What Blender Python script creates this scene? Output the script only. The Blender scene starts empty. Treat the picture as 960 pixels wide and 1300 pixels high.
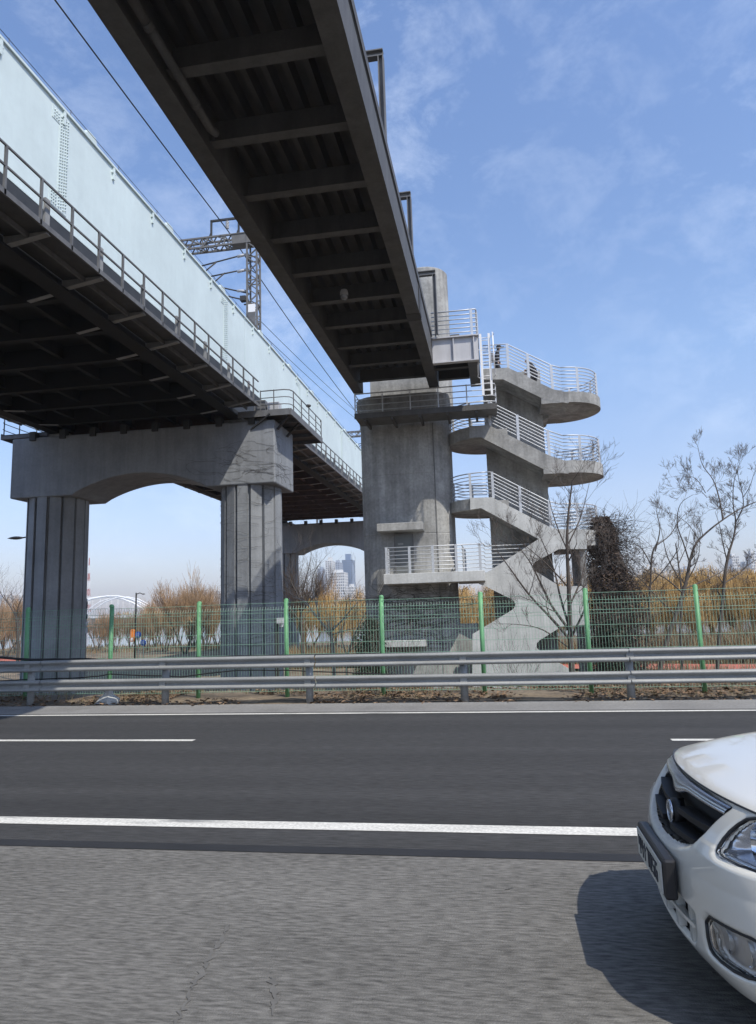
import bpy, math, random
from mathutils import Vector, Matrix
R = math.radians
random.seed(7)
S = bpy.context.scene
COL = S.collection

# ------------------------------------------------------------------ camera
H = 1.7
PITCH, ROLL, YAW = R(8.529), R(-1.7955), R(-9.2833)
FPX = 887.0
_cy, _sy, _cp, _sp, _cr, _sr = math.cos(YAW), math.sin(YAW), math.cos(PITCH), math.sin(PITCH), math.cos(ROLL), math.sin(ROLL)
FWD = Vector((_sy*_cp, _cy*_cp, _sp))
_rt = Vector((_cy, -_sy, 0)); _up = _rt.cross(FWD)
CR = _cr*_rt + _sr*_up
CU = -_sr*_rt + _cr*_up
CAM = Vector((0, 0, H))
cd = bpy.data.cameras.new('camera'); cam = bpy.data.objects.new('camera', cd); COL.objects.link(cam)
cam.matrix_world = Matrix(((CR.x, CU.x, -FWD.x, 0), (CR.y, CU.y, -FWD.y, 0), (CR.z, CU.z, -FWD.z, H), (0, 0, 0, 1)))
cd.sensor_fit = 'HORIZONTAL'; cd.sensor_width = 36; cd.lens = 36*FPX/960
cd.shift_y = -10/960
cd.clip_start = 0.05; cd.clip_end = 6000
S.camera = cam
S.render.resolution_x, S.render.resolution_y = 756, 1024

def ray(px, py): return FWD + CR*((px-480)/FPX) + CU*((640-py)/FPX)
def at(px, py, Y):
    d = ray(px, py); return CAM + d*(Y/d.y)
def gnd(px, py, z=0.0):
    d = ray(px, py); return CAM + d*((z-H)/d.z)

# ------------------------------------------------------------------ light
SUN = Vector((0.58, -0.50, 1.0)).normalized()
w = bpy.data.worlds.new('World'); S.world = w; w.use_nodes = True
nt = w.node_tree; nt.nodes.clear()
out = nt.nodes.new('ShaderNodeOutputWorld'); bg = nt.nodes.new('ShaderNodeBackground')
sky = nt.nodes.new('ShaderNodeTexSky'); sky.sky_type = 'NISHITA'; sky.sun_disc = False
sky.sun_elevation = math.asin(SUN.z); sky.sun_rotation = math.atan2(SUN.x, SUN.y)
sky.air_density = 1.0; sky.dust_density = 0.8; sky.ozone_density = 1.6; sky.altitude = 50
bg.inputs['Strength'].default_value = 0.15
tc = nt.nodes.new('ShaderNodeTexCoord')
mp = nt.nodes.new('ShaderNodeMapping'); mp.inputs['Scale'].default_value = (3.2, 3.6, 5.0); mp.inputs['Rotation'].default_value = (0.3, 0.5, 0.5)
n1 = nt.nodes.new('ShaderNodeTexNoise'); n1.inputs['Scale'].default_value = 3.1; n1.inputs['Detail'].default_value = 12; n1.inputs['Roughness'].default_value = 0.68; n1.inputs['Distortion'].default_value = 0.25
n2 = nt.nodes.new('ShaderNodeTexNoise'); n2.inputs['Scale'].default_value = 2.1; n2.inputs['Detail'].default_value = 3
r1 = nt.nodes.new('ShaderNodeMapRange'); r1.inputs[1].default_value = 0.46; r1.inputs[2].default_value = 0.80
r2 = nt.nodes.new('ShaderNodeMapRange'); r2.inputs[1].default_value = 0.38; r2.inputs[2].default_value = 0.68
mu = nt.nodes.new('ShaderNodeMath'); mu.operation = 'MULTIPLY'
mu2 = nt.nodes.new('ShaderNodeMath'); mu2.operation = 'MULTIPLY'; mu2.inputs[1].default_value = 0.30
mx = nt.nodes.new('ShaderNodeMixRGB'); mx.inputs[2].default_value = (7.4, 7.9, 8.6, 1)
L = nt.links.new
L(tc.outputs['Generated'], mp.inputs[0]); L(mp.outputs[0], n1.inputs[0]); L(tc.outputs['Generated'], n2.inputs[0])
L(n1.outputs[0], r1.inputs[0]); L(n2.outputs[0], r2.inputs[0]); L(r1.outputs[0], mu.inputs[0]); L(r2.outputs[0], mu.inputs[1])
L(mu.outputs[0], mu2.inputs[0]); L(mu2.outputs[0], mx.inputs[0])
tint = nt.nodes.new('ShaderNodeMixRGB'); tint.blend_type = 'MULTIPLY'; tint.inputs[0].default_value = 1; sx = nt.nodes.new('ShaderNodeSeparateXYZ'); rz_ = nt.nodes.new('ShaderNodeValToRGB')
L(tc.outputs['Generated'], sx.inputs[0]); L(sx.outputs[2], rz_.inputs[0]); L(rz_.outputs[0], tint.inputs[2])
rz_.color_ramp.elements[0].position = 0.0; rz_.color_ramp.elements[0].color = (.72, .66, .78, 1)
rz_.color_ramp.elements[1].position = 0.65; rz_.color_ramp.elements[1].color = (1.07, 1.15, 1.30, 1)
e_ = rz_.color_ramp.elements.new(0.16); e_.color = (1.0, .92, .98, 1); e2_ = rz_.color_ramp.elements.new(0.32); e2_.color = (1.09, 1.11, 1.18, 1)
L(sky.outputs[0], tint.inputs[1]); L(tint.outputs[0], mx.inputs[1]); L(mx.outputs[0], bg.inputs[0]); L(bg.outputs[0], out.inputs[0])
sl = bpy.data.lights.new('sun', 'SUN'); so = bpy.data.objects.new('sun', sl); COL.objects.link(so)
sl.energy = 3.7; sl.angle = R(0.53); sl.color = (1.0, 0.94, 0.84)
so.rotation_euler = SUN.to_track_quat('Z', 'Y').to_euler(); so.location = (20, -20, 40)
S.view_settings.view_transform = 'Standard'; S.view_settings.look = 'None'; S.view_settings.gamma = 1
S.view_settings.exposure = 0.32

# ------------------------------------------------------------------ materials
def mat(name, col, rough=0.8, metal=0.0, var=0.0, vscale=3.0, vstretch=(1, 1, 1), streak=0.0, fine=0.0, fscale=60, bump=0.0, bscale=80, col2=None, coat=0.0, c2lo=0.45, c2hi=0.65, bstretch=(1, 1, 1), spec=0.5, fstretch=(1,1,1)):
    m = bpy.data.materials.new(name); m.use_nodes = True
    t = m.node_tree; p = t.nodes['Principled BSDF']; K = t.links.new
    p.inputs['Roughness'].default_value = rough; p.inputs['Metallic'].default_value = metal
    p.inputs['Base Color'].default_value = (*col, 1); p.inputs['Specular IOR Level'].default_value = spec
    if coat: p.inputs['Coat Weight'].default_value = coat; p.inputs['Coat Roughness'].default_value = 0.04
    g = t.nodes.new('ShaderNodeNewGeometry')
    def noise(scale, stretch, detail=6, rough_=0.6):
        mpn = t.nodes.new('ShaderNodeMapping'); mpn.inputs['Scale'].default_value = stretch
        n = t.nodes.new('ShaderNodeTexNoise'); n.inputs['Scale'].default_value = scale; n.inputs['Detail'].default_value = detail; n.inputs['Roughness'].default_value = rough_
        K(g.outputs['Position'], mpn.inputs[0]); K(mpn.outputs[0], n.inputs[0]); return n.outputs[0]
    cur = None
    def rgb(c):
        n = t.nodes.new('ShaderNodeRGB'); n.outputs[0].default_value = (*c, 1); return n.outputs[0]
    cur = rgb(col)
    if col2:
        rr = t.nodes.new('ShaderNodeMapRange'); rr.inputs[1].default_value = c2lo; rr.inputs[2].default_value = c2hi
        K(noise(vscale*0.7, vstretch), rr.inputs[0])
        x = t.nodes.new('ShaderNodeMixRGB'); K(rr.outputs[0], x.inputs[0]); K(cur, x.inputs[1]); x.inputs[2].default_value = (*col2, 1); cur = x.outputs[0]
    def mulby(src, lo, hi, amt):
        nonlocal cur
        rr = t.nodes.new('ShaderNodeMapRange'); rr.inputs[1].default_value = lo; rr.inputs[2].default_value = hi; rr.inputs[3].default_value = 1-amt; rr.inputs[4].default_value = 1+amt*0.45
        K(src, rr.inputs[0]); x = t.nodes.new('ShaderNodeVectorMath'); x.operation = 'SCALE'; K(cur, x.inputs[0]); K(rr.outputs[0], x.inputs['Scale']); cur = x.outputs[0]
    if var: mulby(noise(vscale, vstretch), 0.3, 0.7, var)
    if streak: mulby(noise(2.2, (1.6, 1.6, 0.12), 5), 0.3, 0.62, streak)
    if fine: mulby(noise(fscale, fstretch, 3), 0.3, 0.7, fine)
    if cur is not None: K(cur, p.inputs['Base Color'])
    if bump:
        b = t.nodes.new('ShaderNodeBump'); b.inputs['Strength'].default_value = bump; b.inputs['Distance'].default_value = 0.02
        K(noise(bscale, bstretch, 4), b.inputs['Height']); K(b.outputs[0], p.inputs['Normal'])
    return m

M = {}
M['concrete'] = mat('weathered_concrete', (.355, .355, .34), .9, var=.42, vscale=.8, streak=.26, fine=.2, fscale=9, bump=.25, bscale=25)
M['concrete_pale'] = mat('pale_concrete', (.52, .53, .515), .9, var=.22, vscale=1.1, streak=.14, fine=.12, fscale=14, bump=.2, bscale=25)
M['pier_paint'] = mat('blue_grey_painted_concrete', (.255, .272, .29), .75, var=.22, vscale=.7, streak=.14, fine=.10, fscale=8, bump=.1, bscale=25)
M['white_steel'] = mat('pale_cyan_painted_steel', (.60, .69, .685), .5, var=.12, vscale=.35, streak=.025, fine=.03, fscale=5)
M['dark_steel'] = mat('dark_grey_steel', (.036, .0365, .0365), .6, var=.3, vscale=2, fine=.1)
M['black_steel'] = mat('shade_black_steel', (.008, .008, .008), .8, var=.3, vscale=2)  # shade under the railway deck is put into this near-black colour
M['walk_light'] = mat('light_grey_walkway_steel', (.26, .26, .255), .6, var=.25, vscale=3)
M['walk_floor'] = mat('grey_walkway_plate', (.065, .065, .065), .6, var=.3, vscale=3)
M['shade_dark'] = mat('shade_darkened_steel', (.009, .009, .009), .8, var=.3, vscale=2)  # near span's beams: underside shade worked into the steel colour
M['walk_steel'] = mat('grey_walkway_steel', (.13, .13, .13), .6, var=.3, vscale=3)
M['rust_steel'] = mat('reddish_primer_steel', (.085, .05, .042), .8, var=.3, vscale=2)
M['fb_steel'] = mat('weathered_grey_brown_steel', (.086, .085, .083), .65, var=.25, vscale=1.5, streak=.2, fine=.12, fscale=20)
M['fb_dark'] = mat('dark_deck_steel', (.045, .044, .044), .7, var=.3, vscale=2)
M['light_steel'] = mat('light_grey_painted_steel', (.48, .48, .49), .5, var=.08, vscale=2, streak=.1)
M['galv'] = mat('galvanised_steel', (.30, .305, .295), .62, metal=.25, var=.22, vscale=2, vstretch=(.5,1,3), fine=.12, fscale=25)
M['gantry'] = mat('grey_gantry_steel', (.17, .165, .155), .6, metal=.2, var=.2)
M['rail_paint'] = mat('pale_galvanised_tube', (.55, .57, .59), .45, metal=.35, var=.12, vscale=5)
M['green'] = mat('green_painted_steel', (.125, .33, .15), .55, var=.25, vscale=3, fine=.1)
M['green_wire'] = mat('dark_green_coated_wire', (.22, .38, .28), .5, var=.2, vscale=6)
M['asphalt'] = mat('dark_asphalt', (.058, .0575, .057), .85, var=.30, vscale=.7, vstretch=(.10, 2.0, 1), fine=.42, fscale=30, fstretch=(.22, 1.5, 1), spec=.25, bump=.5, bscale=120)
M['asphalt_old'] = mat('worn_grey_asphalt', (.178, .171, .156), .88, var=.20, vscale=1.1, vstretch=(.35, 1.4, 1), fine=.55, fscale=42, fstretch=(.25, 1.2, 1), spec=.25, bump=.6, bscale=110)
M['joint'] = mat('mortar_joint', (.17, .17, .165), .9, var=.3)
M['tar'] = mat('tar_blotch', (.122, .117, .107), .8, var=.3, vscale=8)
M['seam'] = mat('tar_seam', (.018, .018, .019), .7, var=.25, vscale=3)
M['paint_white'] = mat('white_road_paint', (.64, .625, .57), .7, var=.15, vscale=2.5, vstretch=(.5, 3, 1), fine=.3, fscale=40, col2=(.26,.26,.245), c2lo=.57, c2hi=.70)
M['gutter'] = mat('pale_gutter_concrete', (.21, .205, .195), .9, var=.2, vscale=1.2, fine=.2, fscale=30)
M['soil'] = mat('dry_soil_and_grass', (.17, .13, .085), .95, var=.35, vscale=.8, fine=.4, fscale=9, bump=.6, bscale=12, col2=(.27, .21, .14))
M['track'] = mat('red_running_track', (.44, .13, .085), .85, var=.15, vscale=.5)
M['water'] = mat('river_water', (.10, .13, .15), .12, var=.1, bump=.12, bscale=.9)
M['bark'] = mat('grey_brown_bark', (.085, .07, .06), .9, var=.3, vscale=6, fine=.2)
M['bark_grey'] = mat('warm_grey_bark', (.095, .08, .068), .9, var=.3, vscale=6)
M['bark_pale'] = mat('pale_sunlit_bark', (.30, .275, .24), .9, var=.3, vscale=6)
M['vine'] = mat('bare_vine_stems', (.05, .042, .038), .95, var=.3, vscale=8)
M['twig_gold'] = mat('golden_willow_twigs', (.56, .36, .13), .85, var=.35, vscale=.9, col2=(.36, .25, .12))
M['twig_brown'] = mat('tan_willow_twigs', (.36, .235, .13), .85, var=.3, vscale=.9, col2=(.25, .185, .13))
M['leaf_dead'] = mat('dry_brown_leaves', (.15, .095, .055), .9, var=.5, vscale=9, col2=(.30, .20, .12))
M['ivy_leaf'] = mat('dark_ivy_leaves', (.035, .045, .026), .8, var=.45, vscale=7, col2=(.085, .062, .042))
M['ivy_dead'] = mat('withered_vine_leaves', (.15, .105, .08), .9, var=.45, vscale=7, col2=(.075, .055, .045))
M['shrub'] = mat('dark_evergreen_shrub_leaves', (.040, .055, .036), .8, var=.45, vscale=6, col2=(.10, .085, .06))
M['black_rubber'] = mat('black_rubber', (.018, .018, .018), .7)
M['cable'] = mat('black_cable_jacket', (.015, .015, .016), .5)
M['door'] = mat('grey_steel_door', (.13, .14, .14), .55, var=.15, vscale=3)
M['cloth'] = mat('black_cloth', (.022, .022, .026), .9)
M['cloth_grey'] = mat('grey_cloth', (.20, .20, .21), .9)
M['skin'] = mat('skin', (.50, .33, .25), .6)
M['hair'] = mat('dark_hair', (.02, .018, .016), .7)
M['car_paint'] = mat('pearl_beige_car_paint', (.70, .685, .625), .36, metal=.15, coat=1.0, fine=.03, fscale=400)
M['chrome'] = mat('chrome', (.62, .65, .70), .26, metal=1.0)
M['black_plastic'] = mat('black_plastic', (.016, .016, .018), .45)
M['grille_black'] = mat('grille_black', (.008, .008, .009), .6)
M['plate'] = mat('number_plate', (.50, .50, .46), .5, var=.1, vscale=20)
M['plate_ink'] = mat('number_plate_ink', (.03, .035, .05), .6)
M['reflector'] = mat('lamp_reflector', (.80, .82, .85), .10, metal=1.0)
M['lens_dark'] = mat('smoked_lamp_housing', (.22, .235, .26), .25, metal=.6)
M['lamp_bowl'] = mat('bright_lamp_bowl', (.62, .65, .70), .22, metal=.85)
M['glass_dark'] = mat('tinted_car_glass', (.012, .014, .016), .05, spec=.8)
M['fog'] = mat('fog_lamp_housing', (.46, .44, .41), .35, metal=.5)
M['bld_white'] = mat('white_apartment_wall', (.62, .62, .60), .8, var=.06, vscale=.05)
M['bld_grey'] = mat('grey_blue_tower_wall', (.34, .38, .44), .6, var=.08, vscale=.05)
M['bld_glass'] = mat('blue_glass_tower', (.16, .22, .32), .3, var=.1, vscale=.05)
M['window'] = mat('dark_window_glass', (.12, .14, .17), .3)
M['white_paint'] = mat('white_painted_steel', (.80, .80, .79), .5)
M['red_paint'] = mat('red_painted_steel', (.45, .09, .06), .5)
M['orange'] = mat('orange_plastic', (.78, .22, .03), .5)
M['blue_sign'] = mat('blue_sign_face', (.03, .12, .55), .5)
M['insulator'] = mat('pale_insulator', (.55, .56, .57), .3)
g_ = bpy.data.materials.new('clear_lamp_glass'); g_.use_nodes = True
_p = g_.node_tree.nodes['Principled BSDF']; _p.inputs['Base Color'].default_value = (.95, .97, 1, 1); _p.inputs['Roughness'].default_value = .03
_p.inputs['Transmission Weight'].default_value = 1.0; _p.inputs['IOR'].default_value = 1.12; M['glass'] = g_

# ------------------------------------------------------------------ mesh helpers
class MB:
    def __init__(s): s.v = []; s.f = []; s.mi = []; s.sm = []; s.k = 0; s.smooth = False
    def add(s, vs, fs):
        b = len(s.v); s.v += [tuple(v) for v in vs]
        for f in fs: s.f.append(tuple(b+i for i in f)); s.mi.append(s.k); s.sm.append(s.smooth)
        return s
    def box(s, x0, x1, y0, y1, z0, z1):
        return s.add([(x0,y0,z0),(x1,y0,z0),(x1,y1,z0),(x0,y1,z0),(x0,y0,z1),(x1,y0,z1),(x1,y1,z1),(x0,y1,z1)],
                     [(0,3,2,1),(4,5,6,7),(0,1,5,4),(1,2,6,5),(2,3,7,6),(3,0,4,7)])
    def beam(s, p, q, w, h, up=(0,0,1)):
        p, q = Vector(p), Vector(q); d = (q-p).normalized(); u = Vector(up)
        if abs(d.dot(u)) > .98: u = Vector((0,1,0)) if abs(d.y) < .9 else Vector((1,0,0))
        r = d.cross(u).normalized(); u = r.cross(d)
        vs = [c + r*a*w/2 + u*b*h/2 for c in (p, q) for a, b in ((-1,-1),(1,-1),(1,1),(-1,1))]
        return s.add(vs, [(0,1,2,3),(7,6,5,4),(0,4,5,1),(1,5,6,2),(2,6,7,3),(3,7,4,0)])
    def tube(s, pts, rad, n=6, cap=True):
        pts = [Vector(p) for p in pts]; m = len(pts)
        if not hasattr(rad, '__len__'): rad = [rad]*m
        b = []; ref = None
        for i, p in enumerate(pts):
            d = (pts[min(i+1, m-1)] - pts[max(i-1, 0)])
            if d.length < 1e-9: d = Vector((0,0,1))
            d.normalize()
            if ref is None: ref = Vector((1,0,0)) if abs(d.x) < .8 else Vector((0,1,0))
            r = (ref - d*ref.dot(d))
            if r.length < 1e-6: r = d.orthogonal()
            r.normalize(); u = d.cross(r); ref = r
            b += [p + (r*math.cos(2*math.pi*k/n) + u*math.sin(2*math.pi*k/n))*rad[i] for k in range(n)]
        fs = [(i*n+k, i*n+(k+1)%n, (i+1)*n+(k+1)%n, (i+1)*n+k) for i in range(m-1) for k in range(n)]
        if cap and n > 2: fs += [tuple(range(n-1, -1, -1)), tuple((m-1)*n+k for k in range(n))]
        o = s.smooth; s.smooth = n > 4; s.add(b, fs); s.smooth = o; return s
    def prism(s, poly, axis, a, b):
        """poly: 2-D outline; axis 'y': (x,z) extruded in y; 'z': (x,y) in z; 'x': (y,z) in x"""
        def P(u, v, t): return (u,t,v) if axis == 'y' else (u,v,t) if axis == 'z' else (t,u,v)
        n = len(poly); vs = [P(u,v,a) for u, v in poly] + [P(u,v,b) for u, v in poly]
        fs = [tuple(range(n)), tuple(range(2*n-1, n-1, -1))] + [(i, n+i, n+(i+1)%n, (i+1)%n) for i in range(n)]
        return s.add(vs, fs)
    def lathe(s, prof, cx, cy, n=24):
        m = len(prof); vs = [(cx+r*math.cos(2*math.pi*k/n), cy+r*math.sin(2*math.pi*k/n), z) for r, z in prof for k in range(n)]
        fs = [(i*n+k, i*n+(k+1)%n, (i+1)*n+(k+1)%n, (i+1)*n+k) for i in range(m-1) for k in range(n)]
        return s.add(vs, fs)
    def build(s, name, ms, parent=None, recalc=True, bevel=0.0):
        me = bpy.data.meshes.new(name); off = Vector((0,0,0))
        q = parent
        while q is not None: off += Vector(q.location); q = q.parent
        me.from_pydata([(v[0]-off.x, v[1]-off.y, v[2]-off.z) for v in s.v], [], s.f)
        if not isinstance(ms, (list, tuple)): ms = [ms]
        for m in ms: me.materials.append(m)
        me.polygons.foreach_set('material_index', [min(i, len(ms)-1) for i in s.mi])
        me.polygons.foreach_set('use_smooth', s.sm)
        if recalc:
            import bmesh
            bm = bmesh.new(); bm.from_mesh(me); bmesh.ops.recalc_face_normals(bm, faces=bm.faces); bm.to_mesh(me); bm.free()
        me.update()
        o = bpy.data.objects.new(name, me); COL.objects.link(o)
        if parent: o.parent = parent
        if bevel:
            b = o.modifiers.new('edge', 'BEVEL'); b.width = bevel; b.segments = 2; b.limit_method = 'ANGLE'; b.angle_limit = R(50)
        return o
def tag(o, label=None, cat=None, group=None, kind=None):
    if label: o['label'] = label
    if cat: o['category'] = cat
    if group: o['group'] = group
    if kind: o['kind'] = kind
    return o
def thing(name, label, cat, loc, group=None):
    o = bpy.data.objects.new(name, None); o.location = loc; COL.objects.link(o); o.empty_display_size = .1
    return tag(o, label, cat, group)
def dup(o, loc, rz=0, label=None, scale=None):
    def cp(src, par):
        c = src.copy(); COL.objects.link(c)
        if par: c.parent = par
        for ch in src.children: cp(ch, c)
        return c
    c = cp(o, None); c.location = loc; c.rotation_euler = (0, 0, rz)
    if scale: c.scale = scale
    if label: c['label'] = label
    return c
def offset_path(pts, dz): return [(p[0], p[1], p[2]+dz) for p in pts]
def railing(parent, pts, h, nb, posts, rad=.022, post_w=.06, m=None, name='railing', first=.16, mp_=None, top_rad=None, post_t=.03):
    """bars follow pts; posts = list of base points, each a sub-part"""
    m = m or M['rail_paint']; b = MB()
    for i in range(nb):
        z = first + (h-first)*i/(nb-1)
        b.tube(offset_path(pts, z), (top_rad or rad*1.3) if i == nb-1 else rad, 6)
    r = b.build(name, m, parent)
    for p in posts:
        MB().box(p[0]-post_w/2, p[0]+post_w/2, p[1]-post_t/2-.02, p[1]+post_t/2-.02, p[2], p[2]+h+.03).build('post', mp_ or m, r)
    return r

# ------------------------------------------------------------------ setting
from mathutils import noise as mnoise
def nz(x, y, s=1.0): return mnoise.noise(Vector((x*s, y*s, 3.7)))
GP = [(-1400,-.06),(-60,-.06),(-14,-.06),(11.85,-.06),(12.42,-.06),(12.5,.01),(12.75,.07),(13.1,.08),(13.5,.09),(14.0,.09),(14.6,.06),(15.4,-.2),(17,-1.1),(19,-2.1),(21,-2.5),(26,-2.55),(34,-2.6),(50,-2.6),(72,-2.55),(92,-2.5),(100,-2.7),(107,-4.4),(300,-4.4),(640,-4.4),(660,-1.2),(1000,-.6),(2900,-.6)]
def ground_z(y):
    for (a, za), (b, zb) in zip(GP, GP[1:]):
        if a <= y <= b: return za+(zb-za)*(y-a)/(b-a)
    return 0
xs = [-2400,-900,-300,-120,-60]+[-30+i*.5 for i in range(121)]+[60,120,300,900,2400]
mb = MB(); vs = []; mb.smooth = True
for y, z in GP:
    for x in xs:
        dz = 0
        if 12.6 < y < 30: dz = nz(x, y, 1.3)*.05+nz(x, y, .4)*.05
        vs.append((x, y, z+dz))
nx = len(xs)
mb.add(vs, [(j*nx+i, j*nx+i+1, (j+1)*nx+i+1, (j+1)*nx+i) for j in range(len(GP)-1) for i in range(nx-1)])
tag(mb.build('ground', M['soil']), kind='structure')
def strip(name, y0, y1, z, m, x0=-400, x1=400):
    b = MB(); n = 40
    b.add([(x0+(x1-x0)*i/n, y, z) for y in (y0, y1) for i in range(n+1)], [(i, i+1, n+2+i, n+1+i) for i in range(n)])
    return tag(b.build(name, m), kind='structure')
strip('road', 5.22, 11.9, 0.0, M['asphalt'])
strip('road', -12.0, 5.22, 0.0, M['asphalt_old'])
strip('road_seam', 5.10, 5.24, .004, M['seam'])
strip('road_marking', 5.63, 5.82, .004, M['paint_white'])
strip('road_marking', 11.68, 11.80, .004, M['paint_white'])
strip('road_marking', 2.1-.07, 2.1+.07, .004, M['paint_white'], -400, -6)
for k in range(-6, 8):
    xl = 2.02+k*14.2
    strip('road_marking', 9.30, 9.42, .004, M['paint_white'], xl, xl+8.0)
b = MB(); b.prism([(11.9,-.05),(11.9,.004),(12.4,.03),(12.52,.06),(12.56,-.05)], 'x', -400, 400); tag(b.build('gutter', M['gutter']), kind='structure')
# tar patches and stains on the near lane
rs_ = random.Random(21)
for (pl_, w_) in (([(290,1175),(280,1195),(268,1210),(258,1232),(244,1256),(228,1290),(210,1320)], .030), ([(345,1235),(350,1262),(346,1290)], .03), ([(905,1236),(925,1238)], .02), ([(640,1130),(652,1128)], .015)):
    ps_ = [gnd(*q) for q in pl_]; b = MB(); q_ = []
    for a_, c_ in zip(ps_, ps_[1:]): q_ += [a_.lerp(c_, t_/9)+Vector((rs_.gauss(0,.007), rs_.gauss(0,.004), 0)) for t_ in range(9)]
    q_.append(ps_[-1]); d_ = (ps_[-1]-ps_[0]).normalized(); nrm = Vector((-d_.y, d_.x, 0)); vs = []
    for k_, p_ in enumerate(q_):
        w2 = w_*max(.05, .42+.55*mnoise.noise(Vector((k_*.45, p_.x*3, 5))))*min(1, .2+k_*.3, .2+(len(q_)-1-k_)*.3)
        vs += [p_-nrm*w2*rs_.uniform(.7,1.2), p_+nrm*w2*rs_.uniform(.7,1.2)]
    b.add([(v.x, v.y, .004) for v in vs], [(2*k, 2*k+1, 2*k+3, 2*k+2) for k in range(len(q_)-1)])
    tag(b.build('road_stain', M['tar']), kind='structure')
# river
b = MB(); b.add([(-2400,101,-3.3),(2400,101,-3.3),(2400,652,-3.3),(-2400,652,-3.3)], [(0,1,2,3)]); tag(b.build('river', M['water']), kind='structure')
# running track: ribbon
pl = [gnd(-260,836,-2.5), gnd(10,838,-2.5), gnd(130,839,-2.5), gnd(520,845,-2.5), gnd(900,848,-2.5), gnd(1300,852,-2.5)]
b = MB(); vs = []
for p in pl: vs += [(p.x, p.y-2.0, -2.44), (p.x, p.y+2.2, -2.44)]
b.add(vs, [(2*i, 2*i+2, 2*i+3, 2*i+1) for i in range(len(pl)-1)]); tag(b.build('running_path', M['track']), kind='structure')

# leaf litter and dry grass on the verge
rnd = random.Random(3)
def leaf_cards(n, x0, x1, y0, y1, smin, smax, zf, keep=None):
    b = MB()
    for _ in range(n):
        x = rnd.uniform(x0, x1); y = rnd.uniform(y0, y1)
        if keep and not keep(x, y): continue
        s = rnd.uniform(smin, smax); a = rnd.uniform(0, 6.28); z = zf(y)+rnd.uniform(.01, .06)+nz(x,y,1.3)*.05+nz(x,y,.4)*.05
        t1 = rnd.uniform(-.5, .5); t2 = rnd.uniform(-.6, .6); ca, sa = math.cos(a), math.sin(a)
        def q(u, v, w): return (x+u*ca-v*sa, y+u*sa+v*ca, z+w)
        b.add([q(-s,0,t1*s), q(0,-s*.45,0), q(s,0,t2*s), q(0,s*.45,abs(t1)*s*.6)], [(0,1,2),(0,2,3)])
    return b
b = leaf_cards(11000, -16, 9, 12.5, 15.2, .03, .075, ground_z, lambda x, y: nz(x, y, .55)*1.3+(.28 if x > -3 else -.25) > -.12*rnd.random())
tag(b.build('leaf_litter', M['leaf_dead'], recalc=False), kind='stuff')
b = MB()
for _ in range(7000):
    x = rnd.uniform(-17, 10); y = rnd.uniform(12.75, 17.5)
    if nz(x+40, y, .5) < -.05: continue
    h = rnd.uniform(.05, .2); z = ground_z(y)+nz(x,y,1.3)*.05+nz(x,y,.4)*.05; a = rnd.uniform(0, 6.28); dx, dy = math.cos(a)*.008, math.sin(a)*.008
    lx, ly = rnd.uniform(-.08,.08), rnd.uniform(-.08,.08)
    b.add([(x-dx,y-dy,z-.02),(x+dx,y+dy,z-.02),(x+lx,y+ly,z+h)], [(0,1,2)])
tag(b.build('dry_grass', mat('straw_grass', (.27, .215, .12), .9, var=.4, vscale=4, col2=(.12, .12, .055)), recalc=False), kind='stuff')

# ------------------------------------------------------------------ guard rail
GY = 12.68
gr = thing('guard_rail', 'double galvanised guard rail running along the far edge of the road', 'guard rail', (0, GY, 0))
def wbeam(x0, x1, zc):
    b = MB(); b.smooth = True; t = .004
    hs = [-.150,-.140,-.115,-.075,-.045,0,.045,.075,.115,.140,.150]
    ds = [.06,.024,.0,.0,.04,.085,.04,.0,.0,.024,.06]
    n = len(hs); y0 = GY-.19; hs = [v*.72 for v in hs]
    vs = [(x, y0+d, zc+h) for x in (x0, x1) for h, d in zip(hs, ds)] + [(x, y0+d+.008, zc+h) for x in (x0, x1) for h, d in zip(hs, ds)]
    fs = [(i, i+1, n+i+1, n+i) for i in range(n-1)] + [(2*n+i, 3*n+i, 3*n+i+1, 2*n+i+1) for i in range(n-1)]
    b.add(vs, fs); return b
px_ = 2.16
for zc in (.80, .43):
    for k in range(-7, 7):
        x0 = px_-2.72*2*k-2.72; 
        o = wbeam(x0-2.72, x0+2.70, zc+(.004 if k % 2 else 0)).build('rail_beam', M['galv'], gr, recalc=False)
for k in range(-10, 12):
    x = px_-2.80*k
    b = MB(); b.tube([(x, GY, -.1), (x, GY, .87)], .068, 14); b.lathe([(0,.885),(.05,.885),(.072,.868),(.072,.84)], x, GY, 14)
    o = b.build('post', M['galv'], gr)
    for zc in (.80, .43): MB().box(x-.06, x+.06, GY-.155, GY-.06, zc-.08, zc+.08).build('spacer_block', M['galv'], o, bevel=.006)
    for zc in (.80, .43):
        b = MB()
        b.tube([(x, GY-.150, zc), (x, GY-.135-.006, zc)], .02, 8); b.build('bolt', M['galv'], o)

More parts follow.
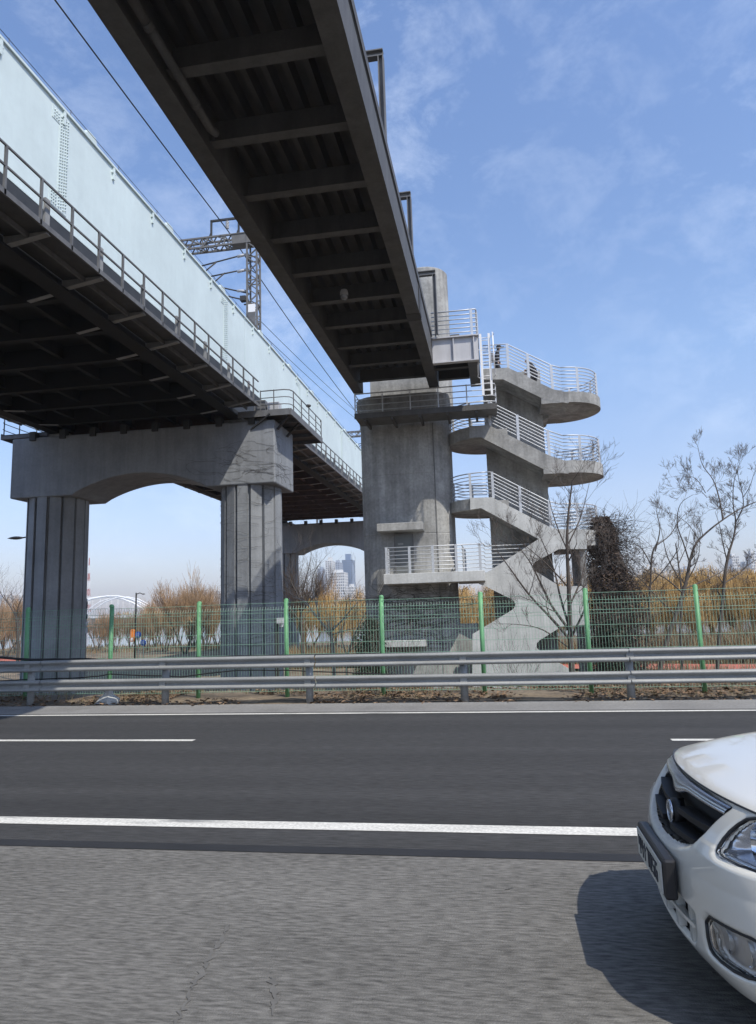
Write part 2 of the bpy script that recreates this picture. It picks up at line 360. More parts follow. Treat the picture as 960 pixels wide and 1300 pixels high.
# ------------------------------------------------------------------ mesh fence
FY = 13.42
fe = thing('mesh_fence', 'green welded wire mesh fence on round green posts behind the guard rail', 'fence', (0, FY, .05))
_t = [at(px, py, FY).x for px, py in ((883,757.5),(742,760),(609.4,764.3),(483.4,768),(363.9,771.4),(252.4,777),(140.6,781),(36,788))]
_d = (_t[0]-_t[-1])/7
fx = [_t[0]+_d*k for k in range(5, 0, -1)]+_t+[_t[-1]-_d*k for k in range(1, 6)]
for i, x in enumerate(fx):
    lean = rnd.uniform(-.02, .02)
    b = MB(); b.tube([(x+lean*.2, FY, -.15), (x+lean, FY+rnd.uniform(-.02,.02), 1.93)], .043, 12); b.lathe([(0,1.965),(.03,1.96),(.046,1.935),(.046,1.9)], x+lean, FY, 12)
    b.build('post', M['green'], fe)
    if i < len(fx)-1:
        b = MB(); xa, xb = x-.04, fx[i+1]+.04; dz = rnd.uniform(-.015, .015)
        n = int(round((xa-xb)/.055))
        for k in range(n+1):
            xx = xa+(xb-xa)*k/n
            b.tube([(xx, FY-.05, .16+dz), (xx, FY-.05, 1.74+dz), (xx, FY-.02, 1.80+dz), (xx, FY-.05, 1.87+dz)], .0029, 3, cap=False)
        for z in (.18, .24, .45, .66, .87, 1.08, 1.29, 1.50, 1.56, 1.68, 1.74, 1.87):
            b.tube([(xa, FY-.054, z+dz), (xb, FY-.054, z+dz)], .0036, 4, cap=False)
        b.build('mesh_panel', M['green_wire'], fe, recalc=False)
# black hoses tied to the fence
def hose(pix, rad, label, Y):
    pts = [at(px, py, Y) for px, py in pix]; q = []
    for a, b_ in zip(pts, pts[1:]): q += [a.lerp(b_, t/4)+Vector((0, 0, nz(a.x+t, 9, .9)*.012)) for t in range(4)]
    b = MB(); b.tube(q+[pts[-1]], rad, 7); tag(b.build('cable', M['cable']), label, 'cable')
hose([(-300,829),(-60,832),(0,835),(40,838),(100,837),(150,838),(220,837),(290,834),(350,833),(420,831.5),(520,831),(640,829)], .026, 'thick black cable strung along the fence just above the upper rail', FY-.12)
hose([(-200,868),(-40,866),(40,863),(110,860),(140,856),(230,859),(300,851),(360,851),(440,854),(500,856),(560,857)], .012, 'thin slack black cable hanging on the fence between the two rails', FY-.12)
# concrete footing at a fence post
p = gnd(133, 895, .05); b = MB(); b.smooth = False
prof = [(.26,.0),(.22,.10),(.12,.17),(.06,.27),(0,.28)]
n = 9; vs = []
for r_, z in prof:
    for k in range(n): rr = r_*rnd.uniform(.7, 1.25); vs.append((p.x+rr*math.cos(6.283*k/n), p.y+.15+rr*.6*math.sin(6.283*k/n), .05+z))
b.add(vs, [(i*n+k, i*n+(k+1)%n, (i+1)*n+(k+1)%n, (i+1)*n+k) for i in range(len(prof)-1) for k in range(n)])
tag(b.build('concrete_lump', M['concrete_pale']), 'rough pale concrete lump at the foot of a fence post on the left', 'rubble')

# ------------------------------------------------------------------ railway viaduct
XR, XL, XC = -12.7, -23.1, -17.9
def pier(name, y0, label):
    gz = -3.0
    t = thing(name, label, 'bridge pier', (XC, y0+1.65, gz), 'arched railway bridge piers')
    # cap with arched soffit
    xl, xr = -25.25, -10.57; zb, zt = 8.1, 11.35
    pl = [(xl, zt), (xl, zb), (-21.64, zb)]
    for i in range(1, 20):
        u = i/20; x = -21.64+(7.44)*u; pl.append((x, zb+.95*math.sin(math.pi*u)**.8))
    pl += [(-14.2, zb), (xr, zb), (xr, zt)]
    b = MB(); b.prism(pl, 'y', y0, y0+3.3)
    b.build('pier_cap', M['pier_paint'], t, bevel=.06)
    for cx in (-23.45, -12.35):
        b = MB(); prof = []; NF = 14; hw_ = 1.58*math.sin(math.pi/NF); ap = 1.58*math.cos(math.pi/NF)
        for k in range(NF):
            a = 2*math.pi*(k+.5)/NF; ca, sa = math.cos(a), math.sin(a)
            for u, rr in ((-.96, -.20), (-.72, -.20), (-.60, 0), (.96, 0)):
                prof.append((cx+(ap+rr)*ca-hw_*u*sa, y0+1.6+(ap+rr)*sa+hw_*u*ca))
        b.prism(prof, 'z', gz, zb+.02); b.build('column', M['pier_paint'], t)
        b = MB(); b.box(cx-1.1, cx+1.1, y0+.5, y0+2.7, zt, zt+.28); b.build('bearing_plinth', M['concrete'], t)
    for k in range(8):
        x = -24+k*1.75; MB().box(x-.16, x+.16, y0-.12, y0+.25, zt-.18, zt+.3).build('anchor_block', M['dark_steel'], t)
    return t
pier('railway_pier', 33.0, 'near railway bridge pier with two fluted grey columns and an arched cap')
pier('railway_pier', 75.0, 'farther railway bridge pier seen small behind the near pier')
def span(y0, y1, label, ypost=15.42, w0=None, w1=None, spl=()):
    t = thing('railway_span', label, 'railway bridge', (XC, y0, 11.6), 'steel railway bridge spans')
    w0 = y0 if w0 is None else w0; w1 = y1 if w1 is None else w1
    for X, sg in ((XR, 1), (XL, -1)):
        b = MB()
        b.box(min(X, X-sg*.03), max(X, X-sg*.03), y0, y1, 13.86, 17.62)           # web
        b.box(min(X+sg*.07, X-sg*.5), max(X+sg*.07, X-sg*.5), y0, y1, 17.62, 17.70)  # top flange
        b.box(min(X+sg*.03, X-sg*.08), max(X+sg*.03, X-sg*.08), y0, y1, 13.79, 13.86)
        g = b.build('plate_girder', M['white_steel'], t)
        y = y0+1.2
        while y < y1-.5:
            b = MB(); b.prism([(y-.05, 17.15), (y+.05, 17.15), (y+.05, 17.38), (y+.10, 17.38), (y+.10, 17.44), (y+.05, 17.44), (y+.05, 17.60), (y-.05, 17.60), (y-.05, 17.44), (y-.10, 17.44), (y-.10, 17.38), (y-.05, 17.38)], 'x', min(X, X+sg*.07), max(X, X+sg*.07))
            b.build('lug', M['white_steel'], g); y += 2.92
        yk = y0+2.4
        while yk < y1:
            b = MB()
            b.prism([(yk, 17.70), (yk+.75, 17.70), (yk+.6, 17.98), (yk+.15, 17.98)], 'x', min(X, X-sg*.2), max(X, X-sg*.2)); yk += 5.84
            b.build('lifting_plate', M['white_steel'], g)
        # handline wire above the girder
        b = MB(); b.tube([(X+sg*.05, y0, 17.86), (X+sg*.05, y1, 17.86)], .012, 4)
        y = y0+1.5
        while y < y1: b.tube([(X+sg*.05, y, 17.68), (X+sg*.05, y, 17.9)], .014, 4); y += 2.92
        b.build('hand_line', M['dark_steel'], t)
        for ys in spl:
            b = MB(); b.box(min(X, X+sg*.016), max(X, X+sg*.016), ys-.24, ys+.24, 14.2, 17.5)
            b.box(min(X, X+sg*.016), max(X, X+sg*.016), ys-.62, ys-.242, 17.05, 17.5); b.box(min(X, X+sg*.016), max(X, X+sg*.016), ys-.62, ys-.242, 14.2, 14.75)
            z = 14.3
            while z < 17.45:
                for c in (-.17, -.06, .06, .17):
                    q = (X+sg*.016, ys+c, z+(.045 if c in (-.06,.17) else 0)); b.tube([q, (q[0]+sg*.03, q[1], q[2])], .026, 6)
                if z < 14.75 or z > 17.05:
                    for c in (-.52, -.42, -.32):
                        q = (X+sg*.016, ys+c, z); b.tube([q, (q[0]+sg*.03, q[1], q[2])], .026, 6)
                z += .105
            b.build('splice_plate', M['white_steel'], g)
        # lower dark duct wall and bottom chord
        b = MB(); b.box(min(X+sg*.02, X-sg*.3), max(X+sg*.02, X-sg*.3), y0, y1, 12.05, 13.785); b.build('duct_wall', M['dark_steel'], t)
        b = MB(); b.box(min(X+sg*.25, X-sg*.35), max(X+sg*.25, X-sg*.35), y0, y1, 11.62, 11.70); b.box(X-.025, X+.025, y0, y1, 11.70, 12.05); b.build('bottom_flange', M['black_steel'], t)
        # side walkway
        xo = X+sg*1.38
        b = MB(); b.box(min(X+sg*.05, xo), max(X+sg*.05, xo), w0, w1, 12.02, 12.06); b.build('walkway_floor', M['walk_floor'], t)
        b = MB(); b.box(min(xo, xo+sg*.06), max(xo, xo+sg*.06), w0, w1, 11.97, 12.12); b.box(min(xo-sg*.62, xo-sg*.56), max(xo-sg*.62, xo-sg*.56), w0, w1, 11.86, 12.015); b.build('walkway_edge', M['walk_steel'], t)
        y = ypost; ps = []
        while y-1.376 > w0: y -= 1.376
        while y < w0+.1: y += 1.376
        while y < w1: ps.append((xo+sg*.03, y, 12.1)); y += 1.376
        b = MB()
        for z in (12.74, 13.28): b.beam((xo+sg*.03, w0, z), (xo+sg*.03, w1, z), .05, .05)
        r = b.build('walkway_railing', M['walk_steel'], t)
        for p in ps:
            MB().box(p[0]-.03, p[0]+.03, p[1]-.035, p[1]+.035, 11.96, 13.3).build('post', M['walk_steel'], r)
        # brackets
        y = 15.82
        while y-2.63 > w0: y -= 2.63
        while y < w0+.1: y += 2.63
        while y < w1:
            b = MB()
            b.prism([(X+sg*.03, 11.72), (X+sg*.03, 12.016), (xo-sg*.004, 12.016), (xo-sg*.004, 11.93)], 'y', y-.012, y+.012)
            b.prism([(X+sg*.03, 11.70), (X+sg*.03, 11.718), (xo-sg*.004, 11.928), (xo-sg*.004, 11.91)], 'y', y-.10, y+.10)
            b.beam((X-sg*1.3, y+.3, 11.60), (X+sg*.1, y+.02, 11.66), .16, .02)
            b.build('bracket', M['walk_light'], t)
            MB().box(min(xo-sg*.12, xo-sg*.05), max(xo-sg*.12, xo-sg*.05), y-.10, y+.10, 12.07, 12.95).build('stiffener', M['walk_light'], t)
            y += 2.63
    # floor system
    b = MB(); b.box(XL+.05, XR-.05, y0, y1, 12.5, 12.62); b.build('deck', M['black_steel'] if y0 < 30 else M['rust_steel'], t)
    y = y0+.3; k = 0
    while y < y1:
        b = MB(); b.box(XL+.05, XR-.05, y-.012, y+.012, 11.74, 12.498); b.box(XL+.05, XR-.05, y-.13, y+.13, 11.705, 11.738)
        b.build('floor_beam', M['shade_dark'] if y0 < 30 else M['rust_steel'], t); y += 2.63
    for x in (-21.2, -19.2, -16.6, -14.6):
        b = MB(); b.box(x-.012, x+.012, y0, y1, 12.0, 12.495); b.box(x-.10, x+.10, y0, y1, 11.96, 11.995); b.build('stringer', M['shade_dark'] if y0 < 30 else M['rust_steel'], t)
    return t
span(-18, 34.55, 'near steel railway span with pale cyan girder, overhead at the left', w1=32.7, spl=(5.0, 18.3, 31.8))
span(34.6, 76.6, 'farther steel railway span with reddish underside beyond the near pier', w0=40.2, w1=75, spl=(45.3, 58.8))

def pier_platform(label):
    t = thing('pier_platform', label, 'platform', (-10.6, 36, 11.6), 'steel inspection platforms on the pier cap')
    x0, x1, y0, y1, z = -12.4, -9.62, 32.75, 39.2, 11.66
    b = MB(); b.box(x0, x1, y0, y1, z, z+.05); b.build('floor_plate', M['dark_steel'], t)
    b = MB()
    for yy in (y0+.05, y0+1.6, y0+3.2, y0+4.8, y1-.05): b.box(x0, x1, yy-.05, yy+.05, z-.18, z-.003)
    b.box(x1-.05, x1+.02, y0-.02, y1, z-.2, z+.12); b.box(x0, x1-.06, y0-.04, y0-.0035, z-.2, z+.12)
    b.build('edge_beam', M['walk_steel'], t)
    for yy in (y0+.25, y0+1.9):
        b = MB(); b.beam((-10.5, yy+.3, 10.9), (x1-.1, yy, z-.1), .1, .1); b.beam((-11.8, yy, 10.9), (-10.7, yy-.3, z-.1), .08, .08); b.build('strut', M['dark_steel'], t)
    path = [(x0+1.2, y0, z), (x1-.35, y0, z), (x1-.1, y0+.12, z), (x1, y0+.4, z), (x1, y1-.3, z), (x1-.1, y1, z)]
    railing(t, path, 1.12, 3, [(x0+1.2, y0, z), (x0+1.9,y0,z), (x1, y0+.5, z), (x1, y0+2, z), (x1, y0+3.5, z), (x1, y0+5, z), (x1, y1-.2, z)], rad=.022, post_w=.045, m=M['walk_steel'], first=.38, post_t=.045)
    b = MB(); b.box(x0+.75, x0+1.35, y0+.25, y0+.8, z+.06, z+.75); o = b.build('cabinet', M['walk_steel'], t, bevel=.02)
    b = MB(); b.box(x0+1.45, x0+2.05, y0+.3, y0+.8, z+.06, z+.62); b.build('cabinet', M['light_steel'], t, bevel=.02)
    b = MB(); b.lathe([(0,z+1.3),(.13,z+1.27),(.15,z+1.2),(.05,z+1.12)], x1, y0+3.4, 10); b.build('floodlight', M['black_plastic'], t)
    return t
pier_platform('steel inspection platform with pipe railing at the right end of the near pier cap')
o = bpy.data.objects['pier_platform']
dup(o, (2*XC+10.6, 33.5+1.65*2-.5+.2, 11.6), math.pi, 'steel inspection platform at the far left end of the near pier cap')

# bare creeper stems on the pier
def creeper(label, seeds, face, n, ln, rad, cx=None, r0=None):
    b = MB()
    for _ in range(n):
        u, z = seeds(); a = rnd.uniform(0, 6.28); pts = []
        for k in range(ln):
            pts.append(face(u, z)); a += rnd.uniform(-.7, .7); st = rnd.uniform(.10, .26)
            u += st*math.cos(a)*1.2; z += st*(abs(math.sin(a))*.5-.12)
        b.tube(pts, [rad*(1-.6*k/ln) for k in range(ln)], 3, cap=False)
    return tag(b.build('climbing_vine', M['vine'], recalc=False), label, 'vine')
def colface(u, z):
    a = -math.pi*.5+u/1.6; return Vector((-12.35+1.61*math.cos(a), 34.6+1.61*math.sin(a), max(-2.6, min(8.05, z))))
creeper('bare winter creeper clinging to the right column of the near railway pier', lambda: (rnd.triangular(-1.0, 2.3, 1.6), rnd.uniform(-2, 8)), colface, 60, 14, .006)
creeper('leafless creeper strands along the left edge of the right pier column', lambda: (rnd.triangular(-2.5, -1.7, -2.2), rnd.uniform(-2, 8)), colface, 34, 10, .008)
def capface(u, z):
    z = max(8.13, min(11.2, z)); 
    return Vector((-10.57+min(u, 0), 32.985, z)) if u < 0 else Vector((-10.555, 32.98+min(u, 3.2), z))
creeper('thin leafless creeper spreading over the right end of the pier cap', lambda: (rnd.triangular(-6.5, 3, -.2), rnd.triangular(8.1, 11, 8.3)), capface, 55, 12, .006)

# ------------------------------------------------------------------ catenary
def lattice(b, p, q, w, h, n, r, up=(0,0,1)):
    p, q = Vector(p), Vector(q); d = (q-p).normalized(); u = Vector(up); s = d.cross(u).normalized(); u = s.cross(d)
    cs = [s*a*w/2+u*c*h/2 for a, c in ((-1,-1),(1,-1),(1,1),(-1,1))]
    for c in cs: b.beam(p+c, q+c, r*1.7, r*1.7, u)
    for i in range(n):
        a, e = p.lerp(q, i/n), p.lerp(q, (i+1)/n)
        for k in range(4):
            c1, c2 = cs[k], cs[(k+1)%4]
            if i % 2: c1, c2 = c2, c1
            b.beam(a+c1, e+c2, r, r)
        if i % 3 == 0:
            for k in range(4): b.beam(a+cs[k], a+cs[(k+1)%4], r, r)
def catenary(Y, label):
    t = thing('catenary_gantry', label, 'catenary gantry', (-13.6, Y, 12.7), 'lattice catenary gantries over the tracks')
    for X in (-13.6, -22.2):
        b = MB(); lattice(b, (X, Y, 12.7), (X, Y, 24.75), .62, .62, 24, .055, (0,1,0)); b.build('lattice_mast', M['gantry'], t)
    b = MB(); lattice(b, (-22.5, Y, 24.55), (-14.9, Y, 24.55), .62, .62, 16, .06)
    b.build('lattice_beam', M['gantry'], t)
    b = MB(); b.box(-14.9, -13.1, Y-.33, Y+.33, 24.26, 24.84); b.box(-14.95,-13.05,Y-.37,Y+.37,24.845,24.9); b.box(-14.95,-13.05,Y-.37,Y+.37,24.2,24.255); b.build('beam_end', M['gantry'], t)
    b = MB()
    for x in (-16.35, -14.55): b.beam((x, Y, 24.87), (x, Y, 26.1), .10, .12); b.beam((x-.2, Y, 24.87), (x, Y, 25.4), .06, .06)
    b.beam((-16.4, Y, 26.1), (-14.5, Y, 26.1), .12, .12); fr = b.build('wire_frame', M['dark_steel'], t)
    b = MB(); b.smooth = False
    for k in range(5): b.lathe([(.03,25.95-k*.1),(.11,25.93-k*.1),(.11,25.9-k*.1),(.03,25.88-k*.1)], -15.3, Y, 10)
    b.tube([(-15.3,Y,26.1),(-15.3,Y,25.4)], .03, 6); b.build('insulator', M['insulator'], t)
    b = MB()
    P = lambda x, z: (x, Y-.1, z)
    for a, c in (((-13.9,23.6),(-18.4,22.9)),((-13.9,22.6),(-18.6,22.15)),((-13.9,21.0),(-17.9,22.3)),((-13.9,20.5),(-17.4,21.7)),((-16.0,23.25),(-17.6,22.1)),((-15.4,22.5),(-17.0,21.3))):
        b.tube([P(*a), P(*c)], .045, 6)
    b.build('cantilever_arm', M['dark_steel'], t)
    b = MB()
    for z in (23.55, 22.55, 21.15): b.tube([P(-14.0,z), P(-14.6,z+(.08 if z==21.15 else -.08))], .09, 8)
    b.build('insulator', M['insulator'], t)
    b = MB(); b.box(-13.85, -13.35, Y-.48, Y-.345, 17.9, 19.6); b.build('control_box', M['walk_steel'], t, bevel=.02)
    b = MB(); b.box(-13.82, -13.38, Y-.39, Y-.342, 19.65, 20.15); b.build('number_board', M['white_paint'], t)
    b = MB(); b.box(-14.3, -13.95, Y-.5, Y-.15, 21.0-.6, 21.3-.6); b.tube([(-14.1,Y-.3,20.2),(-13.7,Y-.3,20.2)], .05, 6); b.build('horn_loudspeaker', M['dark_steel'], t)
    return t
catenary(38.6, 'lattice steel catenary gantry rising behind the pale girder above the near pier')
catenary(88.0, 'distant lattice catenary gantry just showing beside the concrete pier')
def wire(x, z, sag, label, rad, ys=(-20, 38.6, 88)):
    pts = []
    for a, c in zip(ys, ys[1:]):
        for k in range(10):
            u = k/10; pts.append((x, a+(c-a)*u, z-sag*4*u*(1-u)))
    pts.append((x, ys[-1], z)); b = MB(); b.tube(pts, rad, 5); tag(b.build('overhead_wire', M['cable']), label, 'wire')
wire(-15.3, 25.4, .5, 'thick black overhead wire crossing the sky between the two bridges', .035)
def wire2(pts, label, rad):
    b = MB(); b.tube(pts, rad, 5); tag(b.build('overhead_wire', M['cable']), label, 'wire')
for dz, lab in ((0, 'lower thin wire climbing beside the pale girder beyond the gantry mast'), (.75, 'upper thin wire climbing beside the pale girder beyond the gantry mast')):
    a_, c_ = at(343, 431, 43), at(447, 523, 70.5); d_ = (c_-a_)/27.5
    wire2([a_+d_*t_+Vector((0, 0, dz*(1+.004*t_)-.0006*(t_+4)*(49-t_))) for t_ in (-4.4, 2, 8, 14, 20, 26, 32, 38, 45)], lab, .02)

# ------------------------------------------------------------------ footbridge
fb = thing('footbridge', 'dark steel footbridge passing overhead from the road to the concrete stair tower', 'footbridge', (-3.9, 29.5, 11.4))
Y0, Y1 = -14, 30.3
for x0, x1, seg in ((-5.88, -5.46, ((-14, 21.2), (21.24, Y1))), (-2.44, -2.0, ((-14, 22.6), (22.64, Y1)))):
    for a, c in seg:
        b = MB(); b.box(x0, x1, a, c, 11.40, 11.44); b.box(x0+.05, x1-.012, a, c, 11.44, 12.42)
        b.box(x0, x1, a, c, 12.42, 12.45)
        g = b.build('edge_girder', M['fb_steel'], fb)
    xo = x1 if x0 > -3 else x0
    b = MB(); b.box(xo-.03, xo+.03, Y0, Y1-3.4 if x0 > -3 else Y1, 12.47, 12.72); b.build('kerb_fascia', M['fb_steel'], fb)
for yy in (22.3,):
    b = MB(); b.box(-2.46, -1.985, yy-.28, yy+.28, 11.385, 11.398); b.box(-1.998, -1.985, yy-.3, yy+.3, 11.47, 12.38); b.build('splice_plate', M['fb_dark'], fb)
y = 10.9-2.03*12; k = 0
while y < 30:
    b = MB(); b.box(-5.46, -2.44, y-.13, y+.13, 11.62, 11.65); b.box(-5.40, -2.46, y-.012, y+.012, 11.65, 12.16); b.build('cross_beam', M['fb_steel'], fb); y += 2.03
b = MB(); b.box(-5.83, -2.05, Y0, Y1, 12.452, 12.50)
b.build('deck', M['fb_dark'], fb)
for i in range(7):
    x = -5.15+i*.42
    b = MB(); b.prism([(x-.11, 12.45), (x-.06, 12.17), (x+.06, 12.17), (x+.11, 12.45)], 'y', Y0, Y1); b.build('deck_rib', M['fb_dark'], fb)
b = MB(); b.tube([(-5.24, Y0, 11.52), (-5.24, 9.6, 11.52)], .085, 12); b.tube([(-5.24, 9.6, 11.52), (-5.24, 9.75, 11.52)], .10, 12); b.tube([(-5.24, 9.75, 11.52), (-5.24, 12.3, 11.52), (-5.20,12.5,11.56)], .085, 12)
b.tube([(-5.24, 11.5, 11.52), (-5.24, 11.62, 11.52)], .10, 12)
b.build('drain_pipe', M['fb_steel'], fb)
for yy, xp, zt in ((-2.2, -2.08, 15.2), (4.6, -2.08, 15.2), (10, -2.08, 15.25), (15.3, -2.08, 15.35), (20.9, -2.08, 15.05), (26.8, -1.78, 15.25)):
    fr = MB(); fr.box(-5.8, xp+.06, yy-.09, yy+.09, zt-.03, zt+.0); fr.box(-5.8, xp+.06, yy-.012, yy+.012, zt-.16, zt-.03); fr.box(-5.8, xp+.06, yy-.09, yy+.09, zt-.19, zt-.16)
    f_ = fr.build('canopy_frame', M['walk_steel'], fb)
    for xx in (xp, -5.76):
        b = MB(); b.box(xx-.07, xx-.045, yy-.1, yy+.1, 12.5, zt-.192); b.box(xx-.045, xx+.045, yy-.012, yy+.012, 12.5, zt-.192); b.box(xx+.045, xx+.07, yy-.1, yy+.1, 12.5, zt-.192); b.build('post', M['walk_steel'], f_)
railing(fb, [(-5.76, Y0, 12.5), (-5.76, Y1, 12.5)], 1.1, 6, [(-5.76, y_, 12.5) for y_ in range(-13, 30, 2)], m=M['walk_steel'])
# landing beside the tower
b = MB(); lx0, lx1, ly0, ly1 = -1.995, -.16, 27.0, 30.4
b.box(lx0, lx1, ly0, ly0+.02, 11.40, 12.38); b.box(lx0, lx1, ly0-.10, ly0+.14, 11.36, 11.40); b.box(lx0, lx1+.04, ly0-.12, ly0+.14, 12.38, 12.43)
for x in (-1.14, -.33): b.box(x-.02, x+.02, ly0-.09, ly0, 11.402, 12.378)
b.build('landing_front', M['light_steel'], fb)
b = MB(); b.box(-.60, -.16, ly0+.142, ly1, 11.37, 11.41); b.box(-.2, -.16, ly0+.022, ly1, 11.412, 12.378); b.build('landing_girder', M['fb_steel'], fb)
for yy in (28.4, 29.8):
    b = MB(); b.box(-1.99, -.62, yy-.12, yy+.12, 11.6, 11.63); b.box(-1.99, -.62, yy-.01, yy+.01, 11.63, 12.3); b.build('cross_beam', M['fb_steel'], fb)
b = MB(); b.box(lx0, lx1+.02, ly0+.15, ly1, 12.40, 12.46); b.build('landing_deck', M['fb_dark'], fb)
railing(fb, [(lx0, ly0+.02, 12.45), (lx1-.05, ly0+.02, 12.45), (lx1-.02, ly0+.1, 12.45), (lx1-.02, 29.2, 12.45)], 1.08, 6, [(lx0+.18, ly0+.02, 12.45), (lx1-.22, ly0+.02, 12.45), (lx1-.02, ly0+.4, 12.45), (lx1-.02, 28.4, 12.45)], post_w=.10, m=M['rail_paint'])
b = MB(); b.box(-1.35, -.95, 28.9, 29.3, 12.47, 13.3); b.build('junction_box', M['walk_steel'], fb)
# security camera hung below
sc = thing('security_camera', 'small dome security camera hanging under the dark footbridge', 'camera', (-3.45, 20.35, 11.2))
c = at(437, 374, 20.4)
b = MB(); b.lathe([(.0,c.z+.16),(.10,c.z+.15),(.13,c.z+.05),(.13,c.z-.04)], c.x, c.y, 16); b.build('housing', M['light_steel'], sc)
b = MB(); b.smooth = True; b.lathe([(.125,c.z-.04),(.11,c.z-.12),(.06,c.z-.17),(0,c.z-.18)], c.x, c.y, 16); b.build('dome', M['lens_dark'], sc)
b = MB(); b.tube([(c.x, c.y, c.z+.14), (c.x, c.y, 11.64)], .022, 8); b.tube([(c.x-.22, c.y+.1, 11.64), (c.x, c.y, c.z+.35)], .012, 5); b.build('bracket', M['fb_steel'], sc)
b = MB(); b.tube([(c.x, c.y, 11.61), (c.x, c.y, 11.65)], .07, 10); b.build('mount', M['fb_steel'], sc)

# ------------------------------------------------------------------ concrete pier of the footbridge
pr = thing('footbridge_pier', 'wide weathered concrete pier under the end of the footbridge', 'bridge pier', (-3.7, 31.5, -2.6))
def rrect(x0, x1, y0, y1, r, n=8):
    q = []
    for cx, cy, a0 in ((x1-r, y0+r, -90), (x1-r, y1-r, 0), (x0+r, y1-r, 90), (x0+r, y0+r, 180)):
        q += [(cx+r*math.cos(R(a0+90*i/n)), cy+r*math.sin(R(a0+90*i/n))) for i in range(n+1)]
    return q
b = MB(); PX0, PX1, PY0 = -5.84, -1.70, 30.55
lv = [(-3, 0), (4.9, 0), (4.93, -.012), (4.96, 0), (7.6, 0), (7.63, -.012), (7.66, 0), (9.9, 0), (9.93, -.012), (9.96, 0), (10.6, .10), (10.95, .16), (11.3, .16)]
vs = []; n = 0
for z, e in lv:
    ring = rrect(PX0-e, PX1+e, PY0-e, 33.6+e, .9+e); n = len(ring); vs += [(x, y, z) for x, y in ring]
b.add(vs, [(i*n+k, i*n+(k+1)%n, (i+1)*n+(k+1)%n, (i+1)*n+k) for i in range(len(lv)-1) for k in range(n)] + [tuple((len(lv)-1)*n+k for k in range(n))])
b.build('column', M['concrete'], pr)
b = MB(); b.box(-2.42, -2.38, PY0-.006, PY0+.02, -2.6, 9.9); b.build('joint', M['joint'], pr)
T = lambda px, py, Y=30.0: at(px, py, Y)
def bx(pa, pb, Y, dpt): 
    a, c = at(*pa, Y), at(*pb, Y); return (min(a.x, c.x), max(a.x, c.x), Y, Y+dpt, min(a.z, c.z), max(a.z, c.z))
b = MB(); b.box(*bx((478,665),(537,672),29.75,.86)); b.build('door_canopy', M['concrete'], pr, bevel=.02)
q = bx((502,680),(525,729),30.50,.08); 
b = MB(); b.box(*q); d_ = b.build('door', M['door'], pr); 
b = MB(); b.box(q[0]+.1, q[0]+.34, 30.48, 30.498, q[5]-.42, q[5]-.34); b.build('nameplate', M['galv'], d_)
b = MB(); b.box(q[0]-.06, q[0]-.003, 30.47, 30.56, q[4], q[5]+.06); b.box(q[1]+.003, q[1]+.06, 30.47, 30.56, q[4], q[5]+.06); b.box(q[0]-.003, q[1]+.003, 30.47, 30.56, q[5]+.003, q[5]+.06); b.build('door_frame', M['walk_steel'], d_)
b = MB(); b.box(*bx((487,814),(541,821),29.8,.8)); b.build('lower_canopy', M['concrete_pale'], pr, bevel=.02)
# block between bearing and deck
b = MB(); b.box(-5.3, -2.2, 31.2, 33.2, 11.3, 12.4); b.build('bearing_seat', M['concrete'], pr)
# round shaft
c = at(556, 400, 33.5)
sh = thing('concrete_shaft', 'round concrete shaft rising above the footbridge beside the stair landing', 'shaft', (-2.75, 33.3, 11.3))
ztop = at(556, 350, 33.3).z; xr_ = at(569, 380, 33.3).x
b = MB(); b.smooth = True; r_ = 1.15; b.lathe([(r_, 11.3), (r_, ztop-.06)], xr_-r_, 33.3, 48); b.smooth = False; b.lathe([(r_, ztop-.06), (r_-.05, ztop), (0, ztop)], xr_-r_, 33.3, 48)
b.build('wall', M['concrete'], sh)
# maintenance gallery round the pier head
ga = thing('pier_gallery', 'narrow railed steel gallery wrapped around the head of the concrete pier', 'gallery', (-3, 29.4, 10.4))
gz0 = at(540, 524, 28.9).z; gx0, gx1 = at(450, 515, 28.9).x, at(631, 515, 28.9).x
b = MB(); b.box(gx0, gx1, 28.9, 30.36, gz0, gz0+.05); b.build('floor_plate', M['walk_steel'], ga)
b = MB(); b.box(gx0, gx1, 28.84, 28.897, gz0-.06, gz0+.18); b.build('toe_beam', M['fb_steel'], ga)
for x in (-5.2, -4.0, -2.8, -1.6, -.4):
    b = MB(); b.box(x-.05, x+.05, 28.9, 30.45, gz0-.16, gz0-.003); b.build('bracket', M['fb_steel'], ga)
xs_ = [gx0+.03+(gx1-gx0-.06)*i/5 for i in range(6)]
railing(ga, [(gx0+.02, 31.5, gz0+.05), (gx0+.02, 28.92, gz0+.05), (gx1-.25, 28.92, gz0+.05), (gx1-.06, 29.0, gz0+.05), (gx1-.02, 29.2, gz0+.05), (gx1-.02, 30.2, gz0+.05)], 1.02, 4, [(x, 28.92, gz0+.05) for x in xs_[:-1]]+[(gx1-.02, 29.3, gz0+.05), (gx1-.02, 30.1, gz0+.05)], rad=.02, post_w=.05, m=M['rail_paint'], first=.25)
